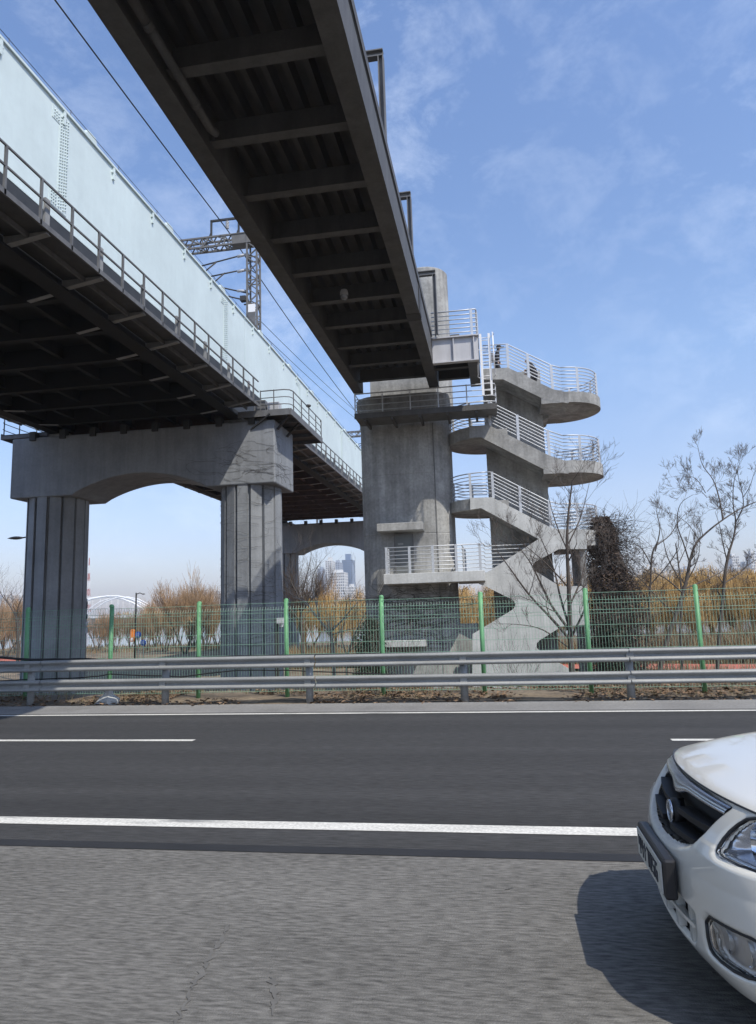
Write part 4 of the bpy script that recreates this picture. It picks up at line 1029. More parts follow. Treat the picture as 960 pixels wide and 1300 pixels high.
# ------------------------------------------------------------------ trees
def grow(b, p, d, ln, r, depth, rn, up=.15, n=5, spread=.6, kids=(3, 5), rmin=.004, droop=0):
    pts = [Vector(p)]; d = Vector(d).normalized(); segs = 5
    for i in range(segs):
        d = (d + Vector((rn.uniform(-1,1), rn.uniform(-1,1), rn.uniform(-.6,1)))*.16 + Vector((0,0,up*.25-droop))).normalized(); pts.append(pts[-1]+d*ln/segs)
    rad = [max(rmin, r*(1-.62*i/segs)) for i in range(segs+1)]
    b.tube(pts, rad, max(3, n-(0 if depth > 2 else 1)) if depth > 1 else 3, cap=False)
    if depth <= 0: return
    for k in range(rn.randint(*kids)):
        u = rn.uniform(.3, 1.0) if k else 1.0; i = min(segs-1, int(u*segs)); f = u*segs-i
        q = pts[i].lerp(pts[i+1], min(1, f)); a = rn.uniform(0, 6.28)
        s = d.orthogonal().normalized(); s2 = d.cross(s)
        dd = (d + (s*math.cos(a)+s2*math.sin(a))*rn.uniform(.5, 1.1)*spread*1.5 + Vector((0,0,up))).normalized()
        grow(b, q, dd, ln*rn.uniform(.5, .78), max(rmin, rad[i]*rn.uniform(.5, .7)), depth-1, rn, up, n, spread, kids, rmin, droop)
def limb_tree(label, Y, limbs, mt, depth=3, tw=1.0, seed=1, jit=.9, group=None, kids=(2,4), rs=1.0, gz=-2.5, name='bare_tree'):
    """limbs: list of pixel polylines (with radii); each gets its own depth offset so the crown has volume"""
    rn = random.Random(seed); b0 = at(*limbs[0][0][0], Y); t = thing(name, label, 'tree', (b0.x, Y, gz), group)
    tr = MB(); br = MB()
    for k, (pix, r0, r1, off) in enumerate(limbs):
        pts = [at(px, py, Y+off*i/(len(pix)-1)) for i, (px, py) in enumerate(pix)]
        q = []
        for i in range(len(pts)-1):
            a, c = pts[i], pts[i+1]; pa = pts[i-1] if i else a; pc = pts[i+2] if i+2 < len(pts) else c
            for s_ in range(4):
                u = s_/4; q.append(.5*((2*a)+(-pa+c)*u+(2*pa-5*a+4*c-pc)*u*u+(-pa+3*a-3*c+pc)*u**3))
        q.append(pts[-1]); m = len(q)
        if k == 0: q = [Vector((q[0].x, q[0].y, gz-.1))]+q; m += 1
        rad = [(r0+(r1-r0)*i/(m-1))*rs for i in range(m)]
        (tr if k == 0 else br).tube(q, rad, 8 if k == 0 else 6, cap=False)
        for i in range(2 if k else max(3, m//2), m):
            for _ in range(rn.randint(0, 1)+(1 if i == m-1 else 0)):
                d = (q[i]-q[i-1]).normalized(); a = rn.uniform(0, 6.28); s = d.orthogonal().normalized(); s2 = d.cross(s)
                dd = (d*.6+(s*math.cos(a)+s2*math.sin(a))*.9+Vector((0,0,.25))).normalized()
                grow(br, q[i], dd, tw*rn.uniform(.5, 1.1), rad[i]*.5, depth-1, rn, .12, 4, .6, kids, .0035)
    tr.build('trunk', mt, t, recalc=False); br.build('crown', mt, t, recalc=False); return t
# tree in front of the stair tower
limb_tree('bare dark tree whose fan of branches crosses the zigzag stair wall', 24.5, [
 ([(726,850),(724,800),(722,740),(720,690),(722,650),(727,610)], .10, .02, 0),
 ([(724,812),(700,785),(672,755),(650,725),(632,700)], .055, .012, -1),
 ([(723,800),(700,768),(684,735),(672,712),(655,690)], .05, .01, .8),
 ([(722,822),(690,800),(660,793),(625,792)], .03, .006, -.8),
 ([(724,800),(712,760),(704,725),(692,695),(680,668)], .045, .008, 1.2),
 ([(725,810),(742,775),(756,742),(770,715)], .045, .008, -1.2),
 ([(723,770),(738,735),(745,700),(748,668)], .035, .006, 1),
 ([(721,700),(708,670),(700,645),(695,622)], .025, .005, -.7),
 ([(722,690),(736,660),(744,632),(750,605)], .025, .005, .7),
 ([(721,745),(700,722),(676,700),(650,680)], .03, .006, -.2)], M['bark'], 4, .75, 5, kids=(3,4))
# right hand trees
limb_tree('bare tree with a leaning forked trunk behind the fence at the right', 25.5, [
 ([(838,850),(848,810),(862,770),(872,735),(876,712)], .11, .06, 0),
 ([(876,712),(884,690),(902,672),(925,655),(948,642),(985,628)], .055, .015, 1),
 ([(876,715),(868,690),(860,665),(864,640),(880,628)], .035, .008, -1),
 ([(866,752),(846,735),(826,725),(806,722)], .04, .008, -.6),
 ([(868,748),(892,738),(912,728),(925,720)], .035, .008, .6),
 ([(918,660),(914,636),(906,610),(892,590),(886,566)], .04, .008, .6),
 ([(896,626),(884,608),(868,604),(850,606)], .018, .004, .2),
 ([(898,632),(888,622),(876,620),(862,619)], .014, .004, 0),
 ([(898,624),(908,614),(918,611)], .014, .004, 0),
 ([(890,690),(876,668),(860,655),(848,650)], .02, .004, -.5),
 ([(858,780),(836,760),(820,742),(806,728),(800,716)], .035, .006, -.3)], M['bark_grey'], 4, .42, 8, kids=(3,4), rs=.78)
limb_tree('tall bare tree with upright limbs at the far right edge', 26.5, [
 ([(911,850),(914,800),(918,760),(921,725),(926,700)], .09, .06, 0),
 ([(926,700),(932,680),(934,660),(931,640),(932,612),(940,586)], .05, .009, .3),
 ([(933,665),(943,645),(943,628),(938,608),(936,590)], .03, .006, -.6),
 ([(943,632),(952,618),(958,600),(966,585)], .02, .005, -.8),
 ([(920,740),(936,730),(952,716),(972,704)], .04, .01, 1),
 ([(932,655),(920,648),(908,646),(900,648)], .018, .004, .4),
 ([(924,715),(918,690),(914,668),(908,650)], .03, .006, -.9)], M['bark_grey'], 4, .38, 12, kids=(3,4), rs=.78)
limb_tree('thin bare sapling between the ivy and the leaning tree', 31, [
 ([(818,850),(822,800),(826,740),(828,705),(834,690)], .06, .03, 0),
 ([(828,720),(816,698),(804,690),(790,685)], .03, .006, .4), ([(832,700),(838,672),(834,650),(836,630)], .03, .005, -.4),
 ([(834,692),(850,680),(862,662),(872,650)], .03, .006, .5), ([(826,742),(852,712),(862,690),(858,666)], .03, .006, -.6), ([(826,730),(812,716),(802,710),(796,700)],.02,.005,.3)], M['bark_grey'], 3, .5, 15)
limb_tree('slender bare sapling rising just behind the far right fence post', 29, [
 ([(866,850),(864,800),(866,760),(862,720),(858,690)], .06, .02, 0), ([(862,735),(848,708),(842,684),(838,662)], .03, .005, .4), ([(864,750),(880,724),(888,700),(886,672)], .03, .005, -.4), ([(862,715),(872,692),(878,664)], .02, .004, .3)], M['bark_grey'], 3, .5, 19)
limb_tree('pale sunlit bare tree between the railway pier and the concrete pier', 34, [
 ([(424,850),(423,830),(421,812),(420,802)], .10, .08, 0),
 ([(420,805),(408,790),(396,775),(388,764),(372,758)], .07, .015, -.6), ([(420,802),(432,790),(444,776),(455,764)], .07, .015, .6), ([(421,806),(440,800),(458,796)], .04, .01, -.4),
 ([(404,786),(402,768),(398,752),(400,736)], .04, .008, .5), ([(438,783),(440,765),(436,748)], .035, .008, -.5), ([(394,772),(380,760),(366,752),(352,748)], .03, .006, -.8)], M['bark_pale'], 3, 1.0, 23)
limb_tree('pale bare shrub at the foot of the concrete pier', 33, [
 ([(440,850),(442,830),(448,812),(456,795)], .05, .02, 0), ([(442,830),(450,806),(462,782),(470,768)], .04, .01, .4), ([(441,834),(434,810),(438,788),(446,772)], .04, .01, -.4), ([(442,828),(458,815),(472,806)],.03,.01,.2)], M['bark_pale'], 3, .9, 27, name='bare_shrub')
limb_tree('dark bare tree arching over the far railway pier column', 44, [
 ([(386,850),(384,815),(382,785),(384,770)], .14, .09, 0), ([(384,772),(378,755),(370,740),(366,722),(372,700)], .07, .012, -.5), ([(384,775),(394,752),(398,730),(408,712)], .07, .012, .5), ([(384,768),(386,745),(392,722),(396,700)], .06, .01, 0), ([(382,790),(366,770),(350,752),(338,742)], .06, .01, -.8)], M['bark'], 3, 1.6, 31)
for k, (px, lab) in enumerate(((510,'thin leafless bush in front of the concrete pier'),(652,'small spiky bush at the foot of the zigzag wall'))):
    rn = random.Random(40+k); b0 = at(px, 826, 27); t = thing('bare_bush', lab, 'bush', (b0.x, 27, ground_z(27))); b = MB()
    for _ in range(16): grow(b, (b0.x+rn.uniform(-.3,.3), 27+rn.uniform(-.3,.3), ground_z(27)), (rn.uniform(-.5,.5), rn.uniform(-.5,.5), 1), 1.6 if k else 2.2, .014, 2, rn, .2, 4, .4, (1,3), .004)
    b.build('stems', M['bark'], t, recalc=False)

# ivy-covered end of the stair tower
def leafy(b, n, sample, smin, smax, rn):
    for _ in range(n):
        p = sample(); s = rn.uniform(smin, smax); u = Vector((rn.gauss(0,1), rn.gauss(0,1), rn.gauss(0,1))).normalized(); v = u.orthogonal().normalized(); a = rn.uniform(0,6.28); w_ = u.cross(v); v, w_ = v*math.cos(a)+w_*math.sin(a), w_*math.cos(a)-v*math.sin(a)
        b.add([p-v*s, p-w_*s*.55+u*s*.15, p+v*s, p+w_*s*.55+u*s*.15], [(0,1,2),(0,2,3)])
def twigs(b, n, sample, ln, r, rn, droop=.1):
    for _ in range(n):
        p = sample(); d = Vector((rn.gauss(0,1), rn.gauss(0,1), rn.gauss(0,.8))).normalized(); q = [p]
        for k in range(4): d = (d+Vector((rn.gauss(0,.4), rn.gauss(0,.4), rn.gauss(0,.3)-droop))).normalized(); q.append(q[-1]+d*ln/4*rn.uniform(.6, 1.2))
        b.tube(q, [r, r*.9, r*.7, r*.5, r*.3], 3, cap=False)
rn = random.Random(77)
ax = at(772, 740, 31.3).x; zb_, zt_ = -2.6, at(763, 655, 30.6).z
def ivs():
    u = rn.random()**.85; z = zb_+(zt_-zb_)*u; a = rn.uniform(0, 6.283); wdt = (1.25 if u < .5 else 1.25-.75*(u-.5)/.5); wdt *= .85+.45*mnoise.noise(Vector((a*1.1, z*.8, 2))); rr = rn.random()**.35
    return Vector((ax+.10-.55*max(0,u-.6)+wdt*rr*math.cos(a), 31.2+1.1*wdt*rr*math.sin(a), z))
iv = thing('ivy_clump', 'dense brown withered ivy clump smothering the right end of the stair tower', 'ivy', (ax, 31.2, zb_))
b = MB(); leafy(b, 15000, ivs, .03, .085, rn); b.build('foliage', M['ivy_dead'], iv, recalc=False)
b = MB(); twigs(b, 2600, ivs, 1.1, .010, rn, .12); b.build('stems', M['vine'], iv, recalc=False)
b = MB(); twigs(b, 700, lambda: (lambda p: Vector((p.x+rn.uniform(.3,1.1), p.y, p.z)))(ivs()), 1.5, .008, rn, -.06); leafy(b, 1800, lambda: (lambda p: Vector((p.x+rn.uniform(.2,1.0), p.y, p.z+.1)))(ivs()), .025, .06, rn); b.build('stems', M['bark'], iv, recalc=False)
def shrub(name, label, cx, cy, rx, ry, h, n, seed, m, lo=.03, hi=.07, z0=None, tw=200, cat='shrub'):
    rn = random.Random(seed); z0 = ground_z(cy) if z0 is None else z0; t = thing(name, label, cat, (cx, cy, z0)); sd = seed
    def smp():
        a = rn.uniform(0, 6.283); u = rn.random()**.8; wv = (1-u**2.2)**.5*(.75+.5*mnoise.noise(Vector((a*.9, u*3, sd)))); rr = rn.random()**.4
        return Vector((cx+rx*wv*rr*math.cos(a), cy+ry*wv*rr*math.sin(a), z0+h*u))
    b = MB(); leafy(b, n, smp, lo, hi, rn); b.build('foliage', m, t, recalc=False)
    b = MB(); twigs(b, tw, smp, .9, .009, rn, 0); b.build('stems', M['vine'], t, recalc=False)
shrub('evergreen_shrub', 'dark green bushy hedge behind the fence right of the stair wall', at(775,800,27.5).x, 27.5, 1.25, .9, 3.55, 9000, 5, M['ivy_leaf'], tw=300)
shrub('ivy_bush', 'dark bush of ivy piled against the left foot of the concrete pier', at(470,800,29.2).x, 29.2, 1.15, .8, 3.9, 8000, 9, M['shrub'], tw=260)
shrub('low_shrub', 'low dark shrub filling the ground below the concrete pier canopy', at(520,850,28).x, 28, 2.0, .8, 1.35, 7000, 13, M['shrub'], tw=150)
shrub('low_shrub', 'low clipped dark hedge at the foot of the zigzag stair wall', at(690,850,27).x, 27, 2.2, .6, 1.25, 8000, 17, M['ivy_leaf'], tw=150)
"""creepers on the concrete pier foot"""
def prface(u, z): return Vector((u, 30.53, max(-2.6, z)))
creeper('web of dry creeper stems under the lower platform of the concrete pier', lambda: (rnd.uniform(-5.4,-1.8), rnd.triangular(-.5, 2.6, 2.2)), prface, 140, 11, .010)
def zzface(u, z): return Vector((max(at(604,800,30).x, min(u, at(742,800,30).x)), 29.985, max(-2.6, z)))

# willows and far trees
def willow(rn, h, w, strands, mt, mb_, lim=9, ln=(1.2, 3.2), sr=.016):
    tr = MB(); cr = MB(); ends = []
    tr.tube([(0,0,-.2),(rn.uniform(-.1,.1),0,h*.12),(rn.uniform(-.2,.2),rn.uniform(-.2,.2),h*.3)], [h*.028, h*.022, h*.02], 7, cap=False)
    for k in range(lim):
        a = 6.283*k/lim+rn.uniform(-.3,.3); out_ = rn.uniform(.35, 1)*w/2; zt = h*rn.uniform(.72, 1.0)*(1-.22*(out_/(w/2))**2)
        q = []
        for i in range(8):
            u = i/7; q.append(Vector((math.cos(a)*out_*u**1.3+rn.uniform(-.12,.12), math.sin(a)*out_*u**1.3+rn.uniform(-.12,.12), h*.25+(zt-h*.25)*(u**.85))))
        tr.tube(q, [h*.014*(1-.85*i/7) for i in range(8)], 5, cap=False); ends += q[2:]
        for i in (3,4,5,6):
            for _ in range(2):
                d = Vector((math.cos(a+rn.uniform(-1.3,1.3)), math.sin(a+rn.uniform(-1.3,1.3)), rn.uniform(.2,.9))).normalized(); p = q[i]; qq = [p, p+d*h*.07, p+d*h*.14+Vector((0,0,-.02*h))]
                tr.tube(qq, [h*.005, h*.004, h*.002], 3, cap=False); ends += qq[1:]*2
    for _ in range(strands):
        p = rn.choice(ends)+Vector((rn.gauss(0,.3), rn.gauss(0,.3), rn.gauss(0,.3))); a = rn.uniform(0,6.283); L_ = rn.uniform(*ln)*min(1, h/9); o_ = rn.uniform(.1,.5)
        q = [p]
        for k in range(1, 5):
            u = k/4; q.append(p+Vector((math.cos(a)*o_*math.sqrt(u), math.sin(a)*o_*math.sqrt(u), .25*math.sin(u*2.2)*o_-L_*u*u*.85+rn.uniform(-.05,.05))))
        if q[-1].z < .9: continue
        cr.tube(q, [sr, sr, sr*.9, sr*.7, sr*.4], 3, cap=False)
    t = thing('willow_tree', 'x', 'tree', (0,0,0))
    tr.build('trunk', mb_, t, recalc=False); cr.build('crown', mt, t, recalc=False); return t
rn = random.Random(5)
protoG = [willow(rn, 9, 8.5, 1900, M['twig_gold'], M['bark']) for _ in range(3)]
def fan(rn, h, w):
    tr = MB(); cr = MB(); ns = rn.randint(3, 5)
    for k in range(ns):
        a = 6.283*k/ns+rn.uniform(-.4,.4); d = Vector((math.cos(a)*.35, math.sin(a)*.35, 1)); q = [Vector((math.cos(a)*.12, math.sin(a)*.12, -.2))]
        for i in range(6): d = (d+Vector((rn.uniform(-.15,.15), rn.uniform(-.15,.15), .1))).normalized(); q.append(q[-1]+d*h*.085)
        tr.tube(q, [h*.017*(1-.1*i) for i in range(7)], 5, cap=False)
        for i in range(2, 7):
            for _ in range(3 if i < 6 else 5):
                aa = rn.uniform(0, 6.283); dd = (d*.9+Vector((math.cos(aa), math.sin(aa), .45))*rn.uniform(.35,.8)).normalized()
                grow(cr, q[i], dd, h*rn.uniform(.26,.46), h*.006, 2, rn, .35, 3, .42, (5, 8), .012)
    t = thing('bare_tree', 'x', 'tree', (0,0,0)); tr.build('trunk', M['bark'], t, recalc=False); cr.build('crown', M['twig_brown'], t, recalc=False); return t
protoB = [fan(rn, 9, 8) for _ in range(3)]
_old = [] and [willow(rn, 9, 7.5, 1200, M['twig_brown'], M['bark'], ln=(.8, 2.2)) for _ in range(3)]
usedp = set()
def far_tree(proto, px, Y, hpx_top, label, group):
    p = at(px, 800, Y); z0 = ground_z(Y); h = at(px, hpx_top, Y).z-z0; s_ = h/9.0
    if id(proto) in usedp: o = dup(proto, (p.x, Y, z0), rn.uniform(0, 6.28), label)
    else: o = proto; usedp.add(id(proto)); o.location = (p.x, Y, z0); o['label'] = label; o.rotation_euler.z = rn.uniform(0, 6.28)
    wx = rn.uniform(.9, 1.15); o.scale = (s_*wx, s_*wx, s_); o['group'] = group
    return o
GG = 'golden willows along the river park'; GB = 'tan twiggy trees along the river park'
lg = 'golden drooping willow in the dense row behind the right-hand bare trees'
for px, Y, top in ((770,62,722),(800,66,712),(828,60,722),(856,68,706),(880,60,714),(905,66,704),(930,61,712),(958,66,708),(985,62,712),(1015,64,706),(845,75,716),(890,78,712),(940,76,714),(785,74,725),(742,66,735),(1050,66,708),(1090,62,705)):
    far_tree(rn.choice(protoG), px, Y, top, lg, GG)
lt = 'golden willow seen through the openings of the stair tower'
for px, Y, top in ((600,58,725),(630,62,730),(660,60,728),(700,60,712),(722,64,716),(575,64,735)): far_tree(rn.choice(protoG), px, Y, top, lt, GG)
far_tree(protoG[0], 425, 62, 733, 'round golden willow glowing between the railway pier and concrete pier', GG)
far_tree(protoB[0], 390, 66, 738, 'tan willow beside the far railway pier column', GB)
far_tree(protoG[1], 448, 72, 752, 'small golden willow half hidden by the concrete pier', GG)
lb = 'tan bare-twigged tree in the row seen between the two railway columns'
for px, Y, top in ((124,84,786),(146,80,784),(166,88,784),(187,82,780),(210,78,768),(262,82,762),(275,88,765),(222,92,766),(178,95,786),(136,95,788),(198,90,776),(246,86,764)): far_tree(rn.choice(protoB), px, Y, top, lb, GB)
far_tree(protoB[1], 236, 74, 748, 'tallest pointed tan tree left of the right railway column', GB)
ll = 'tan bare-twigged tree at the left edge beyond the railway column'
for px, Y, top in ((-12,66,775),(8,74,768),(22,82,772),(-40,76,770),(60,86,770),(-80,80,768)): far_tree(rn.choice(protoB), px, Y, top, ll, GB)
lr = 'tan tree behind the near railway columns, mostly hidden'
for px, Y, top in ((330,86,752),(350,78,745),(305,84,755)): far_tree(rn.choice(protoB), px, Y, top, lr, GB)
limb_tree('dark bare forked tree at the left edge behind the fence', 60, [([(22,850),(23,815),(22,790),(20,780)], .16, .1, 0), ([(20,782),(12,768),(4,758),(-4,745)], .08, .02, .5), ([(21,784),(24,768),(30,754)], .07, .02, -.5), ([(20,780),(16,764),(14,748)], .06, .015, 1)], M['bark'], 3, 2.0, 61)

# dry reeds and brush under the willows
rn = random.Random(91)
b = MB()
def reeds(n, x0, x1, y0, y1, h0, h1, wd):
    for _ in range(n):
        y = rn.uniform(y0, y1); p = at(rn.uniform(x0, x1), 800, y); x = p.x; z = ground_z(y)-.05; h = rn.uniform(h0, h1)*(.7+.5*mnoise.noise(Vector((x*.25, y*.25, 1)))); a = rn.uniform(0, 3.14); c, s_ = math.cos(a)*wd, math.sin(a)*wd; lx, ly = rn.gauss(0, .16)*h, rn.gauss(0, .1)*h
        b.add([(x-c, y-s_, z), (x+c, y+s_, z), (x+lx*.6+c*.7, y+ly*.6+s_*.7, z+h*.6), (x+lx*.6-c*.7, y+ly*.6-s_*.7, z+h*.6), (x+lx*1.5, y+ly*1.5, z+h)], [(0,1,2,3),(3,2,4)])
reeds(15000, 690, 1120, 50, 60, 1.6, 3.4, .022); reeds(3500, 365, 455, 52, 62, 1.0, 2.4, .022); reeds(2500, 560, 690, 50, 58, 1.2, 2.6, .022)
reeds(5000, 755, 1010, 33, 46, .4, 1.1, .014)
reeds(5000, -80, 300, 78, 98, .3, .9, .03)
tag(b.build('reed_bed', mat('dry_reeds', (.27, .19, .10), .9, var=.45, vscale=.8, col2=(.16, .135, .085)), recalc=False), kind='stuff')

# lamps, posts and signs
def lamp_post(label, px, Y, ptop, arm_px, m, thick=.07, head=(.75, .16)):
    a, c = at(px, ptop, Y), at(arm_px, ptop+2, Y); z0 = ground_z(Y); t = thing('street_lamp', label, 'street lamp', (a.x, Y, z0))
    b = MB(); b.tube([(a.x, Y, z0), (a.x, Y, a.z-.2), (a.x, Y, a.z)], [thick*1.4, thick, thick*.9], 10); b.build('pole', m, t)
    b = MB(); b.tube([(a.x, Y, a.z-.15), (a.x+(c.x-a.x)*.5, Y, a.z-.03), (c.x, Y, c.z)], thick*.6, 8); b.build('arm', m, t)
    sg = 1 if c.x > a.x else -1; b = MB(); b.smooth = True; n = 10; vs = []; L_, W_ = head
    for i in range(9):
        u = i/8; x = c.x+sg*(u*L_-.15); r_ = math.sin(math.pi*min(.97, max(.06, u*.85+.12)))
        for k in range(n): vs.append((x, Y+W_*r_*math.cos(6.2832*k/n), c.z+.02+W_*.5*r_*math.sin(6.2832*k/n)))
    b.add(vs, [(i*n+k, i*n+(k+1)%n, (i+1)*n+(k+1)%n, (i+1)*n+k) for i in range(8) for k in range(n)]+[tuple(range(n)), tuple(8*n+k for k in range(n))]); b.build('lamp_head', m, t); return t
lamp_post('street lamp whose dark teardrop head pokes out left of the left railway column', 40, 45, 681, 27, M['black_plastic'], .09, (1.25, .24))
lamp_post('slim dark park lamp post with a short arm between the railway columns', 173, 62, 752.5, 182, M['dark_steel'], .07, (.35, .12))
def disc_sign(label, px, py, Y, rr):
    c = at(px, py, Y); t = thing('round_sign', label, 'sign', (c.x, Y, ground_z(Y)))
    b = MB(); b.tube([(c.x, Y, c.z), (c.x, Y-.03, c.z)], rr, 24); f_ = b.build('face', M['blue_sign'], t)
    b = MB()
    for dx in (-.35, .2): b.box(c.x+dx*rr-.1*rr, c.x+dx*rr+.12*rr, Y-.036, Y-.0305, c.z-.45*rr, c.z+.35*rr); b.tube([(c.x+dx*rr, Y-.031, c.z+.5*rr), (c.x+dx*rr, Y-.036, c.z+.5*rr)], .14*rr, 8)
    b.build('symbol', M['white_paint'], f_)
    b = MB(); b.tube([(c.x, Y+.05, ground_z(Y)), (c.x, Y+.05, c.z+rr*.6)], .04, 8); b.build('pole', M['galv'], t)
disc_sign('round blue path sign with white figures standing beside the park lamp', 175.5, 806, 60, .30)
disc_sign('smaller round blue path sign lower down, right of the park lamp', 182, 816, 60.5, .28)
c = at(168.5, 807, 61.8); b = MB(); b.box(c.x-.17, c.x+.17, 61.65, 61.9, c.z-.55, c.z+.45); b.prism([(c.x-.2, c.z+.455), (c.x+.2, c.z+.455), (c.x+.12, c.z+.56), (c.x-.12, c.z+.56)], 'y', 61.62, 61.93)
o = b.build('emergency_box', M['orange'], None, bevel=.03); tag(o, 'orange call box mounted on the slim park lamp post', 'call box')
b = MB(); b.box(c.x-.10, c.x+.10, 61.635, 61.648, c.z-.45, c.z-.2); b.build('panel', M['white_paint'], o)
# signal / camera pole by the left column
c = at(110, 760, 50); t = thing('camera_pole', 'grey pole with boxes and a camera beside the left railway column', 'pole', (c.x, 50, ground_z(50)))
b = MB(); b.tube([(c.x, 50, ground_z(50)), (c.x, 50, c.z)], .07, 10); b.build('pole', M['galv'], t)
for py, hh, m in ((768,.5,'black_plastic'),(783,.35,'black_plastic'),(792,.28,'light_steel'),(800,.4,'light_steel')):
    q = at(110, py, 50); b = MB(); b.box(q.x-.2, q.x+.16, 49.7, 49.92, q.z-hh/2, q.z+hh/2); b.build('box', M[m], t, bevel=.03)
c = at(351.5, 786, 17); t = thing('camera_post', 'short dark post with a small camera next to a green fence post', 'post', (c.x, 17, -1.2))
b = MB(); b.box(c.x-.045, c.x+.045, 16.95, 17.05, -1.3, c.z); b.build('post', M['dark_steel'], t)
q = at(357.5, 788, 17); b = MB(); b.box(q.x-.08, q.x+.07, 16.85, 17.1, q.z-.06, q.z+.07); b.lathe([(.0,q.z-.16),(.05,q.z-.15),(.065,q.z-.06)], q.x, 16.97, 12); b.build('camera', M['light_steel'], t)
# ramp rail: low red posts near the running path
b0 = gnd(822, 852, -2.3); t = thing('low_rail', 'low dark railing along the red running path on the right', 'railing', (b0.x, 38, -2.55))
for k in range(12):
    x = b0.x+k*1.3; MB().box(x-.03, x+.03, 37.97, 38.03, -2.6, -1.95).build('post', M['red_paint'], t)
b = MB(); b.tube([(b0.x-.5, 38, -1.98), (b0.x+14.5, 38, -1.98)], .03, 6); b.tube([(b0.x-.5, 38, -2.25), (b0.x+14.5, 38, -2.25)], .02, 6); b.build('rail', M['dark_steel'], t)

# ------------------------------------------------------------------ far bank
def building(label, pxl, pxr, ptop, Y, m, rows, cols, depth=22, crown=None, wf=.55, glass='window'):
    a, c = at(pxl, ptop, Y), at(pxr, ptop, Y); z0 = -1.5; t = thing('apartment_tower', label, 'building', ((a.x+c.x)/2, Y, z0))
    x0, x1, zt = a.x, c.x, a.z
    b = MB(); b.box(x0, x1, Y, Y+depth, z0, zt); b.build('wall', M[m], t)
    b = MB(); fw = (x1-x0)/cols; fh = (zt-z0)/rows
    for i in range(cols):
        for j in range(rows):
            b.box(x0+fw*(i+.5-wf/2), x0+fw*(i+.5+wf/2), Y-.05, Y-.004, z0+fh*(j+.25), z0+fh*(j+.78))
            if i == 0:
                for k in range(3): b.box(x1+.004, x1+.05, Y+depth*(k+.3)/3, Y+depth*(k+.75)/3, z0+fh*(j+.25), z0+fh*(j+.78))
    tag(b.build('window', M[glass], t), kind='stuff')
    b = MB(); b.box(x0+(x1-x0)*.25, x1-(x1-x0)*.25, Y+depth*.3, Y+depth*.7, zt+.004, zt+(crown or 3.5)); b.build('roof_house', M[m], t)
    return t
building('pale slab tower with a dark cap seen under the farther railway arch', 413, 421, 712, 900, 'bld_white', 24, 3, crown=5)
building('white gridded apartment block in front of the towers under the railway arch', 419, 437, 727, 820, 'bld_white', 14, 7, wf=.62)
building('slim grey tower between the pale slab and the blue tower', 423, 431, 714, 960, 'bld_grey', 22, 3)
building('tall blue glass tower beside the concrete pier under the railway arch', 434, 447, 711, 1000, 'bld_glass', 26, 5, crown=9)
building('hazy grey tower behind the golden willow under the railway arch', 403, 410, 722, 1150, 'bld_grey', 20, 3)
building('low pale block at the foot of the blue glass tower', 440, 449, 745, 860, 'bld_white', 9, 4)
for i, (a, c, tp, lab) in enumerate(((-22,-8,757,'pale apartment slab at the extreme left edge'),(-6,4,755,'first pale apartment slab from the left edge of the photo'),(5,13,757,'second pale apartment slab from the left edge of the photo'),(14,23,756,'third pale apartment slab, partly behind the left railway column'),
    (252,258,752,'pale apartment slab left of the right railway column'),(260,268,753,'pale apartment slab beside the tallest tan tree'),(270,278,750,'pale apartment slab touching the right railway column'),(192,201,763,'low pale apartment slab above the arch bridge end'),(203,212,760,'low grey apartment slab behind the tan trees'),
    (929,938,706,'hazy grey apartment tower over the willows at the right'),(953,962,702,'hazy grey apartment tower at the right edge of the photo'),(944,950,716,'small hazy block between the two right-hand towers'),(870,876,722,'tiny hazy block above the willow tops at the right'))):
    building(lab, a, c, tp, 980+20*(i % 3), 'bld_white' if i % 4 else 'bld_grey', 16, 4)
# white arch bridge across the river
YB_ = 620
t = thing('arch_bridge', 'white steel arch bridge far across the river between the railway columns', 'arch bridge', (at(150,785,YB_).x, YB_, -3))
for dy, nm in ((0, 0), (9, 1)):
    pts = [at(px, py, YB_) + Vector((0, dy+14*nm*0, 0)) for px, py in ((72,786),(85,775),(100,766),(118,760),(136,757),(150,757),(165,760),(178,765),(190,772),(204,784))]
    b = MB(); b.tube([p+Vector((-12*nm, 0, 0)) for p in pts], .85, 8); b.build('arch_rib', M['white_paint'], t)
    pts2 = [at(px, py, YB_) + Vector((-12*nm, dy, 0)) for px, py in ((112,782),(122,772),(134,764),(148,759),(162,758),(176,761),(188,767),(197,774))]
    b = MB(); b.tube(pts2, .6, 8); b.build('arch_rib', M['white_paint'], t)
    for p in pts[1:-1]: MB().tube([p+Vector((-12*nm,0,0)), (p.x-12*nm, p.y, 2.5)], .14, 5).build('hanger', M['white_paint'], t)
b = MB(); x0, x1 = at(-60,785,YB_).x, at(330,785,YB_).x; b.box(x0, x1, YB_-3, YB_+12, 1.2, 3.2); b.build('deck', M['bld_white'], t)
for k in range(14):
    x = x0+(x1-x0)*(k+.5)/14; MB().box(x-1.5, x+1.5, YB_, YB_+8, -5, 1.2).build('bridge_pier', M['bld_white'], t)
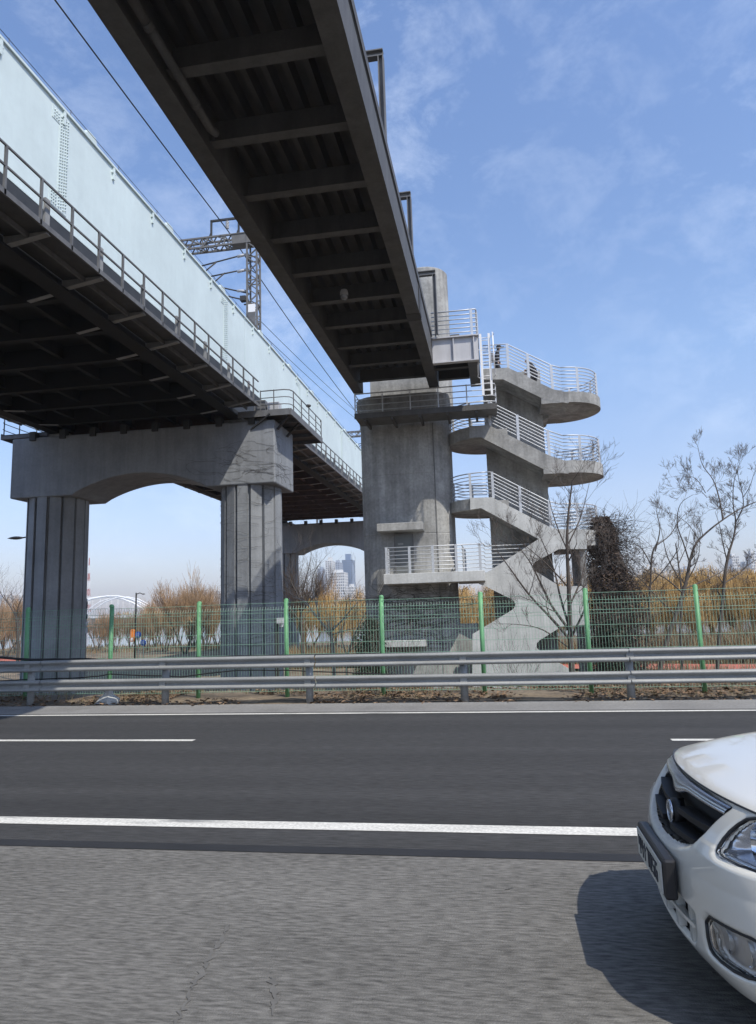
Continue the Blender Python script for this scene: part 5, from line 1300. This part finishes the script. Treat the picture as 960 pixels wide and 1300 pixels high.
# red and white pylon
c = at(113.5, 708, 900); t = thing('lattice_pylon', 'faint red and white lattice pylon beside the left railway column', 'pylon', (c.x, 900, -1))
for k in range(8):
    z0, z1 = -1+(c.z+1)*k/8, -1+(c.z+1)*(k+1)/8; w0, w1 = 5.5*(1-k/8.6), 5.5*(1-(k+1)/8.6)
    b = MB()
    cs0 = [(c.x+sx*w0/2, 900+sy*w0/2, z0) for sx, sy in ((-1,-1),(1,-1),(1,1),(-1,1))]; cs1 = [(c.x+sx*w1/2, 900+sy*w1/2, z1) for sx, sy in ((-1,-1),(1,-1),(1,1),(-1,1))]
    for i in range(4):
        b.beam(cs0[i], cs1[i], .3, .3); b.beam(cs0[i], cs1[(i+1)%4], .18, .18); b.beam(cs0[(i+1)%4], cs1[i], .18, .18)
    b.build('lattice_section', M['red_paint'] if k % 2 else M['white_paint'], t)
# far bank trees: one indistinct belt
rn = random.Random(17); b = MB()
for _ in range(2600):
    x = rn.uniform(-900, 700); y = rn.uniform(662, 700); h = rn.uniform(4, 11)*(.7+.5*mnoise.noise(Vector((x*.02, 0, 4)))); r_ = rn.uniform(1.5, 3.5); z = -1.5
    n = 5; vs = [(x+r_*math.cos(6.28*k/n)*(.7+.5*rn.random()), y+r_*math.sin(6.28*k/n), z+h*.35*rn.uniform(.6,1.2)) for k in range(n)]; b.add(vs+[(x, y, z+h), (x, y, z)], [(k, (k+1)%n, n) for k in range(n)]+[((k+1)%n, k, n+1) for k in range(n)])
tag(b.build('far_treeline', M['twig_brown'], recalc=False), kind='stuff')

# ------------------------------------------------------------------ air
hm = bpy.data.materials.new('haze_air'); hm.use_nodes = True; t_ = hm.node_tree; t_.nodes.clear()
ho = t_.nodes.new('ShaderNodeOutputMaterial'); pv = t_.nodes.new('ShaderNodeVolumePrincipled'); pv.inputs['Color'].default_value = (.93, .96, 1, 1); pv.inputs['Density'].default_value = .00028; pv.inputs['Anisotropy'].default_value = .2
t_.links.new(pv.outputs[0], ho.inputs['Volume'])
b = MB(); b.box(-2500, 2500, -1500, 3000, -5.6, 125); tag(b.build('haze', hm), kind='stuff')
